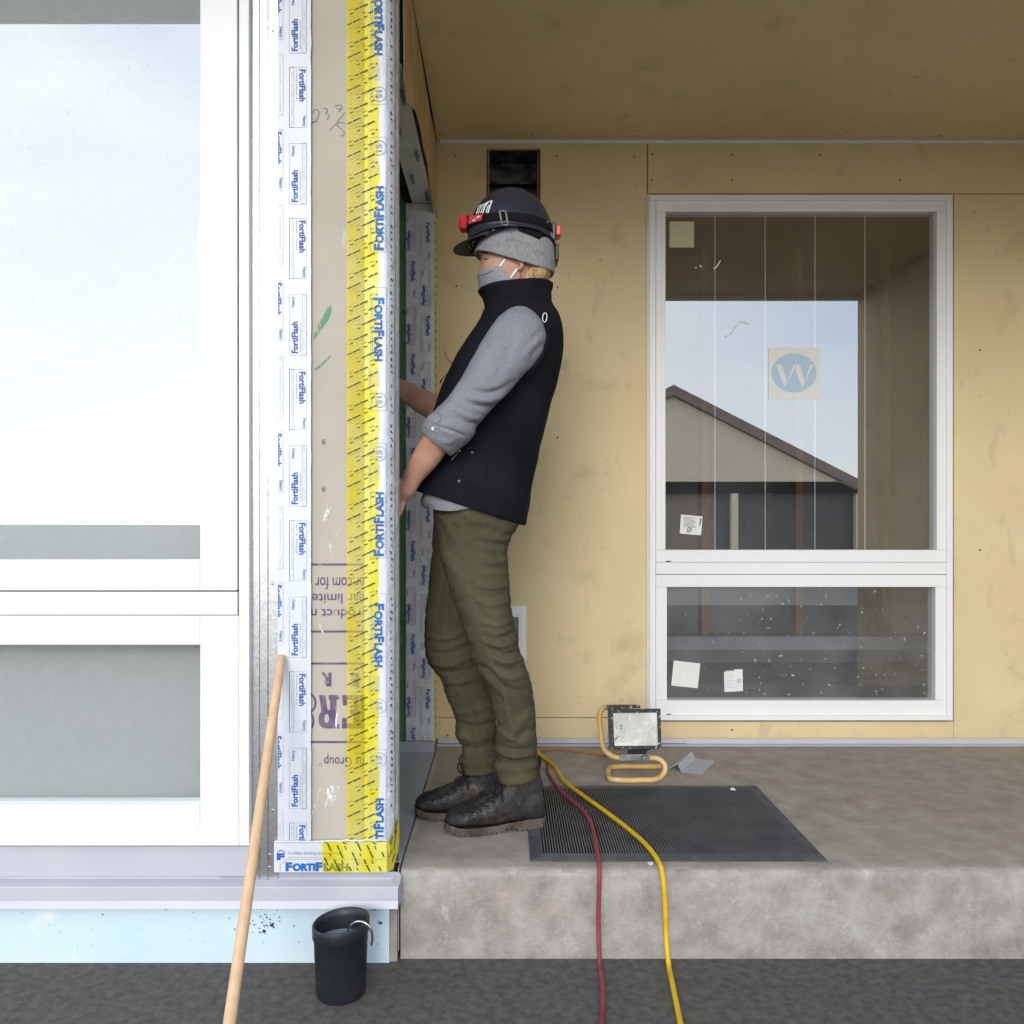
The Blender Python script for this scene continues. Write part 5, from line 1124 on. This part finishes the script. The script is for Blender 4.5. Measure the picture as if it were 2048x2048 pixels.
# armhole binding of the vest
ah = [(1000, 627), (1014, 614), (1034, 606.5), (1056, 606), (1075, 618), (1090, 641), (1095.5, 668), (1090, 697), (1076, 725), (1052, 750)]
b = MB(); pts = [P(x, y, d) for (x, y), d in zip(ah, (2.150, 2.158, 2.172, 2.178, 2.172, 2.165, 2.158, 2.150, 2.142, 2.136))]
b.tube(smoothpts(pts, 40), .0052, 10); b.build('armhole_edge', M['fleece'], vest, True)

# ---- trousers
tr = MB(); pelv = [(864, 985, 1042, 990, DC, .142, 2.4), (866, 1008, 1040, 1015, DC, .150, 2.4), (868, 1035, 1038, 1042, DC, .152, 2.4), (871, 1062, 1030, 1062, DC, .146, 2.3), (876, 1085, 1015, 1082, DC, .12, 2.2)]
tr.add(*loft(pelv, 20, 56)); tr.add(*loft(legN, 110, 56)); tr.add(*loft(legF, 110, 56))
tm = remesh(tr, .0048, 5)
folds = []
def fd(pts, a, w): folds.append((pts, a, w))
for pts, a, w in [([(1026, 1238), (1000, 1250), (965, 1245)], .0065, 5), ([(1032, 1262), (1003, 1276), (970, 1270)], -.007, 5), ([(1036, 1280), (1005, 1292), (972, 1285)], .0075, 5), ([(1042, 1300), (1010, 1308), (978, 1298)], -.007, 5), ([(1046, 1316), (1018, 1325), (985, 1316)], .008, 5), ([(1052, 1334), (1020, 1340), (985, 1333)], -.006, 5), ([(1040, 1310), (1005, 1285), (970, 1262)], .005, 4), ([(1056, 1346), (1025, 1357), (992, 1350)], .005, 6),
                  ([(1016, 1092), (985, 1088), (950, 1080)], -.006, 6), ([(1018, 1118), (990, 1124), (955, 1112)], .006, 6), ([(1010, 1135), (980, 1138), (945, 1128)], -.005, 5), ([(1018, 1168), (985, 1176), (955, 1168)], .006, 6), ([(1015, 1185), (985, 1195), (955, 1186)], -.005, 5), ([(1020, 1202), (985, 1210), (950, 1200)], .005, 5), ([(960, 1200), (975, 1225), (1000, 1240)], .004, 5),
                  ([(950, 1328), (975, 1340), (1010, 1375), (1045, 1382)], -.006, 6), ([(955, 1340), (985, 1365), (1010, 1395)], .004, 6), ([(1070, 1425), (1045, 1440), (1020, 1470)], .005, 8), ([(1073, 1455), (1050, 1465), (1025, 1490)], -.005, 7), ([(992, 1455), (1015, 1475), (1045, 1485)], .006, 7), ([(990, 1485), (1020, 1500), (1060, 1500)], -.006, 6), ([(990, 1498), (1030, 1512), (1072, 1505)], .006, 6), ([(1005, 1405), (1015, 1430), (1012, 1460)], .003, 6),
                  ([(850, 1270), (885, 1278), (930, 1262)], .006, 6), ([(851, 1300), (890, 1308), (940, 1290)], -.006, 6), ([(860, 1325), (900, 1330), (945, 1312)], .007, 6), ([(875, 1345), (915, 1345), (950, 1335)], -.006, 6), ([(885, 1365), (925, 1362), (960, 1355)], .005, 6), ([(905, 1420), (935, 1425), (975, 1410)], .005, 7), ([(912, 1445), (940, 1455), (985, 1445)], -.006, 7), ([(915, 1470), (945, 1480), (985, 1470)], .006, 7), ([(920, 1492), (950, 1498), (985, 1490)], -.005, 6),
                  ([(880, 1030), (895, 1050), (910, 1080)], .003, 7), ([(920, 1020), (950, 1040), (1000, 1050)], .004, 10), ([(995, 1060), (1010, 1070), (1022, 1068)], -.006, 5), ([(880, 1100), (910, 1140), (925, 1190)], .003, 12)]: fd(pts, a, w)
FK = 1.9
trs = mesh_obj('trousers', tm, M['olive'], pe)
apply_folds(tm, folds); crumple(tm, .0022, 26, (1, 1, 1.5)); crumple(tm, .0014, 60, (1, 1, 1.6), 5)
tb = bvh_of(trs); tk = (trs, tb)
def stitches(pts, r=.0006, off=None, nm='stitching', m='stitch'):
    c = castline(tb, pts, 3.0, .0003); b = MB()
    for i in range(0, len(c)-1): 
        if (c[i+1]-c[i]).length < .03: b.tube([c[i], c[i]+(c[i+1]-c[i])*.72], r, 5)
    o = b.build(nm, M[m], trs, True); o['kind'] = 'stuff'; return o
def dbl(pts, dx=4, dy=0): stitches(pts); stitches([(x+dx, y+dy) for x, y in pts])
out_ = [(922, 1010), (922, 1060), (924, 1111), (932, 1159), (947, 1219), (956, 1250), (968, 1285), (981, 1322), (986, 1340)]
dbl(out_, 4.5); dbl([(1001, 1358), (1006, 1380), (1010, 1400), (1016, 1425), (1021, 1450), (1024, 1485), (1025, 1520)], 3.5)
dbl([(926, 1076), (948, 1068), (970, 1056)], 1, 5); dbl([(932, 1140), (970, 1141), (990, 1134), (1008, 1124)], 0, 5); dbl([(948, 1219), (970, 1220), (990, 1215), (1010, 1206)], 0, 4.5); stitches([(970, 1022), (972, 1058), (995, 1064), (1020, 1070)]); stitches([(1004, 1078), (1008, 1140), (1014, 1205)])
stitches([(952, 1142), (956, 1180), (962, 1220)]); dbl([(879, 1103), (900, 1107), (922, 1108)], 0, 5); dbl([(979, 1391), (992, 1394), (1006, 1392)], 0, 5); stitches([(868, 1022), (880, 1032), (905, 1034)]); stitches([(1001, 1362), (1006, 1392)])
dbl([(879, 1154), (873, 1200), (871, 1250), (875, 1290), (886, 1330), (905, 1360), (925, 1395), (940, 1430), (953, 1470), (958, 1505)], 5); dbl([(893, 1160), (889, 1220), (888, 1270)], 4); dbl([(896, 1385), (908, 1389)], 0, 4)
stitches([(995, 1536), (1030, 1534), (1070, 1526)], .0005); stitches([(926, 1520), (960, 1523), (990, 1517)], .0005)
# turned-up hems
for secs in ([(995, 1514, 1070, 1514, 2.285, .054), (989, 1520, 1074, 1519, 2.286, .0625), (990, 1540, 1074, 1534, 2.288, .063), (996, 1557, 1071, 1550, 2.288, .061), (999, 1555, 1067, 1548, 2.288, .055)], [(927, 1507, 991, 1504, 2.403, .052), (920.5, 1512, 996, 1509, 2.403, .059), (921, 1528, 996, 1524, 2.402, .0595), (925, 1541, 994, 1536, 2.402, .058), (929, 1539, 990, 1534, 2.402, .052)]):
    V, Fc = loft(secs, 30, 64, 1.0, False); o = mk('turned_hem', V, Fc, M['olive'], trs, True); crumple(o.data, .0028, 20, (1, 1, .6))

# ---- boots
def boot(heel, toe, lab):
    heel, toe = Vector(heel), Vector(toe); ax_ = (toe-heel); L_ = ax_.length; ax_.normalize(); ay = Vector((-ax_.y, ax_.x, 0))
    def W3(s, y, z): return toe-ax_*s+ay*y+Vector((0, 0, z))        # s measured from the toe
    mb = MB()
    foot = [(.002, .030, .044, .012), (.010, .026, .054, .028), (.028, .022, .063, .041), (.055, .020, .074, .047), (.09, .020, .088, .0485), (.125, .020, .106, .046), (.155, .020, .128, .042), (.19, .020, .140, .0395), (.235, .020, .135, .038), (.265, .020, .115, .036), (.279, .026, .085, .028), (.2835, .035, .065, .012)]
    A_ = catmull(foot, 40); n = 40; V = []; Fc = []
    for s, z0, z1, w in A_:
        zc, hz_ = (z0+z1)/2, (z1-z0)/2
        for k in range(n):
            q = 2*math.pi*k/n; co, si = math.cos(q), math.sin(q); e = 2/2.5; yw_ = math.copysign(abs(co)**e, co)*w; zz = math.copysign(abs(si)**e, si)*hz_
            if si > 0: yw_ *= 1-.45*(si**1.5)*max(0, min(1, (s-.03)/.08))
            V.append(W3(s, yw_, zc+zz))
    for i in range(39):
        for k in range(n): Fc.append((i*n+k, i*n+(k+1) % n, (i+1)*n+(k+1) % n, (i+1)*n+k))
    Fc += [tuple(range(n))[::-1], tuple(range(39*n, 40*n))]; mb.add(V, Fc)
    V = []; Fc = []; sh = catmull([(.142, .275, .085, .036), (.158, .279, .115, .038), (.166, .273, .145, .039), (.169, .267, .175, .0405), (.170, .263, .198, .0415)], 20)
    for s0, s1, z, w in sh:
        for k in range(n):
            q = 2*math.pi*k/n; V.append(W3((s0+s1)/2+(s1-s0)/2*math.cos(q), w*math.sin(q), z+.012*math.cos(q)*0))
    for i in range(19):
        for k in range(n): Fc.append((i*n+k, i*n+(k+1) % n, (i+1)*n+(k+1) % n, (i+1)*n+k))
    Fc += [tuple(range(n))[::-1], tuple(range(19*n, 20*n))]; mb.add(V, Fc)
    me = remesh(mb, .0032, 6); crumple(me, .0022, 30); crumple(me, .0010, 75, seed=2)
    o = mesh_obj('boot', me, M['leather'], pe); o['label'] = lab
    # sole
    V = []; Fc = []; ss = np.linspace(0, 1, 80); ws = np.interp(ss*.2865, [0, .004, .012, .03, .06, .09, .13, .17, .21, .25, .272, .282, .2865], [.004, .020, .034, .046, .052, .0525, .047, .041, .040, .0405, .036, .024, .006])
    ol = [(s*.2865-.002, w) for s, w in zip(ss, ws)]+[(s*.2865-.002, -w) for s, w in zip(ss[::-1], ws[::-1])]; n = len(ol)
    def lvl(off, zf):
        for i, (s, w) in enumerate(ol): V.append(W3(s, w*off, zf(i, s)))
    spring = lambda s: .010*max(0, (.05-s)/.05)**1.5
    arch = lambda s: .010*math.exp(-((s-.178)/.020)**2)
    wedge = lambda s: .012*max(0, min(1, (s-.14)/.09))
    lvl(.88, lambda i, s: 0.0220+spring(s)+wedge(s)*.8); lvl(1.0, lambda i, s: 00.0170+spring(s)+wedge(s)*.8); lvl(1.015, lambda i, s: 0.0180+spring(s)+wedge(s)*.8); lvl(.985, lambda i, s: 0.0170+spring(s)+wedge(s)*.8); lvl(1.02, lambda i, s: 0.0148+spring(s)+wedge(s)*.65); lvl(.99, lambda i, s: 0.0076+spring(s)+arch(s)); lvl(.98, lambda i, s: (.0008 if (i//2) % 2 == 0 else .0060)+spring(s)+arch(s)); lvl(.6, lambda i, s: .0030+spring(s)+arch(s))
    for r in range(7):
        for k in range(n): Fc.append((r*n+k, r*n+(k+1) % n, (r+1)*n+(k+1) % n, (r+1)*n+k))
    Fc += [tuple(range(7*n, 8*n))]
    mk('sole', V, Fc, M['sole'], o, False)
    return o, W3
toeN, heelN = Vector((-.166, 2.262, 0)), Vector((.1045, 2.318, 0)); bN, WN = boot(heelN, toeN, 'scuffed near boot with brown muddy toe')
toeF, heelF = Vector((-.2625, 2.392, 0)), Vector((.018, 2.402, 0)); bF, WF = boot(heelF, toeF, 'far boot partly hidden, pointing at the taped wall')
for bt, ey, top in ((bN, [(932, 1637), (949, 1630.5), (966.5, 1624.5), (981, 1617), (993.5, 1606.5), (1009, 1589.5), (1016.5, 1569)], [(921, 1624), (935, 1618), (949, 1612), (962, 1606), (974, 1598), (986, 1585), (994, 1566)]),
                    (bF, [(870, 1605), (887, 1601), (902, 1594), (916, 1585), (930, 1575), (943, 1559)], [(863, 1598), (878, 1591), (893, 1583), (905, 1574), (917, 1563), (928, 1548)])):
    bv = bvh_of(bt); rg = MB(); la = MB()
    for i, ((x, y), (x2, y2)) in enumerate(zip(ey, top)):
        c = cast(bv, x, y, .0008, 2.27)
        bx_ = MB(); bx_.tube([c+Vector((.0036*math.cos(a), -.0004, .0040*math.sin(a))) for a in np.linspace(0, 2*math.pi, 15)], .0008, 6, False); bx_.build('eyelet', M['eyelet'], bt, True)
        p1 = cast(bv, (x+x2)/2, (y+y2)/2, .002, 2.3); p2 = cast(bv, x2, y2+2, .003, 2.3)
        lx = MB(); lx.tube(smoothpts([c, p1, p2, p2+Vector((-.006, .03, -.004))], 10), .0021, 7); lx.build('lace', M['lace'], bt, True)
        if i < len(ey)-1:
            c2 = cast(bv, (x2+top[i+1][0])/2+2, (y2+top[i+1][1])/2+3, .003, 2.3); lx = MB(); lx.tube(smoothpts([p2+Vector((0, 0, .0015)), c2, cast(bv, ey[i+1][0]-6, ey[i+1][1]-6, .002, 2.3)], 8), .0020, 7); lx.build('lace', M['lace'], bt, True)
def bow(bt, loops, d):
    for pts in loops:
        b = MB(); b.tube(smoothpts([P(x, y, d+.006*math.sin(i)) for i, (x, y) in enumerate(pts)], 26), .0022, 7); b.build('lace_loop', M['lace'], bt, True)
bow(bN, [[(994, 1558), (985, 1562), (976, 1560), (973, 1553), (978, 1547), (987, 1547), (993, 1553), (996, 1560)], [(996, 1562), (988, 1578), (985, 1590), (989, 1596), (996, 1590), (998, 1575), (999, 1562)], [(998, 1560), (1004, 1575), (1003, 1592), (1006, 1604)]], 2.245)
bow(bF, [[(928, 1548), (920, 1545), (915, 1535), (918, 1527), (924, 1530), (926, 1540), (929, 1550)], [(926, 1552), (915, 1555), (909, 1562), (912, 1568), (921, 1563), (928, 1554)], [(929, 1552), (934, 1562), (936, 1580)]], 2.35)
b = MB(); b.tube(smoothpts([WN(.266, 0, .150), WN(.271, 0, .178), WN(.270, 0, .196), WN(.264, 0, .180), WN(.264, 0, .155)], 14), .003, 8); b.build('pull_loop', M['lace'], bN, True)

# ---- small marks
fb = bpy.data.objects['foot_board']; b = MB()
for k in range(95):
    if k < 60: x, y, r = random.gauss(527, 17), random.gauss(1838, 17), random.uniform(.4, 2.0)*(1 if k > 3 else 2.4)
    else: x, y, r = random.uniform(300, 770), random.uniform(1818, 1890), random.uniform(.4, 1.5)
    if not 1815 < y < 1895: continue
    a0 = random.random()*6; b.add([P(x+r*random.uniform(.5, 1.3)*math.cos(a0+a), y+r*random.uniform(.5, 1.3)*math.sin(a0+a), 1.9990) for a in np.linspace(0, 2*math.pi, 7)[:-1]], [tuple(range(6))])
for x, y, r in ((761, 1846, 4.5), (757, 1843, 2), (749, 1820, 2), (588, 1852, 2.2)):
    b.add([P(x+r*random.uniform(.6, 1.2)*math.cos(a), y+r*random.uniform(.4, .9)*math.sin(a), 1.9988) for a in np.linspace(0, 2*math.pi, 9)[:-1]], [tuple(range(8))])
o = b.build('splatter', M['dark_print'], fb); o['kind'] = 'stuff'
ln = [x for x in bpy.data.objects if x.name.startswith('lens')][0]
def lens_mark(polys, m, nm):
    b = MB()
    for p in polys: b.add([lamppt(x, y, .0050) for x, y in p], [tuple(range(len(p)))])
    o = b.build(nm, m, ln); o['kind'] = 'stuff'
lens_mark([[(1258, 1427), (1266, 1427), (1265, 1452), (1259, 1455)], [(1238, 1466), (1264, 1462), (1312, 1468), (1314, 1476), (1270, 1478), (1240, 1486)], [(1268, 1449), (1312, 1444), (1312, 1455), (1270, 1458)]], M['plaster'], 'dust_streak')
lens_mark([[(1232, 1450.5), (1233, 1450.5), (1233, 1456), (1236.5, 1456), (1236.5, 1457), (1232, 1457)], [(1241, 1449), (1243.5, 1450.5), (1243, 1453.5), (1241, 1452.5)], [(1241, 1454.5), (1243.5, 1455.5), (1243, 1458), (1241, 1457.5)], [(1229, 1480), (1237, 1471), (1238, 1472), (1231, 1480.5)]], M['dark_print'], 'dark_mark')
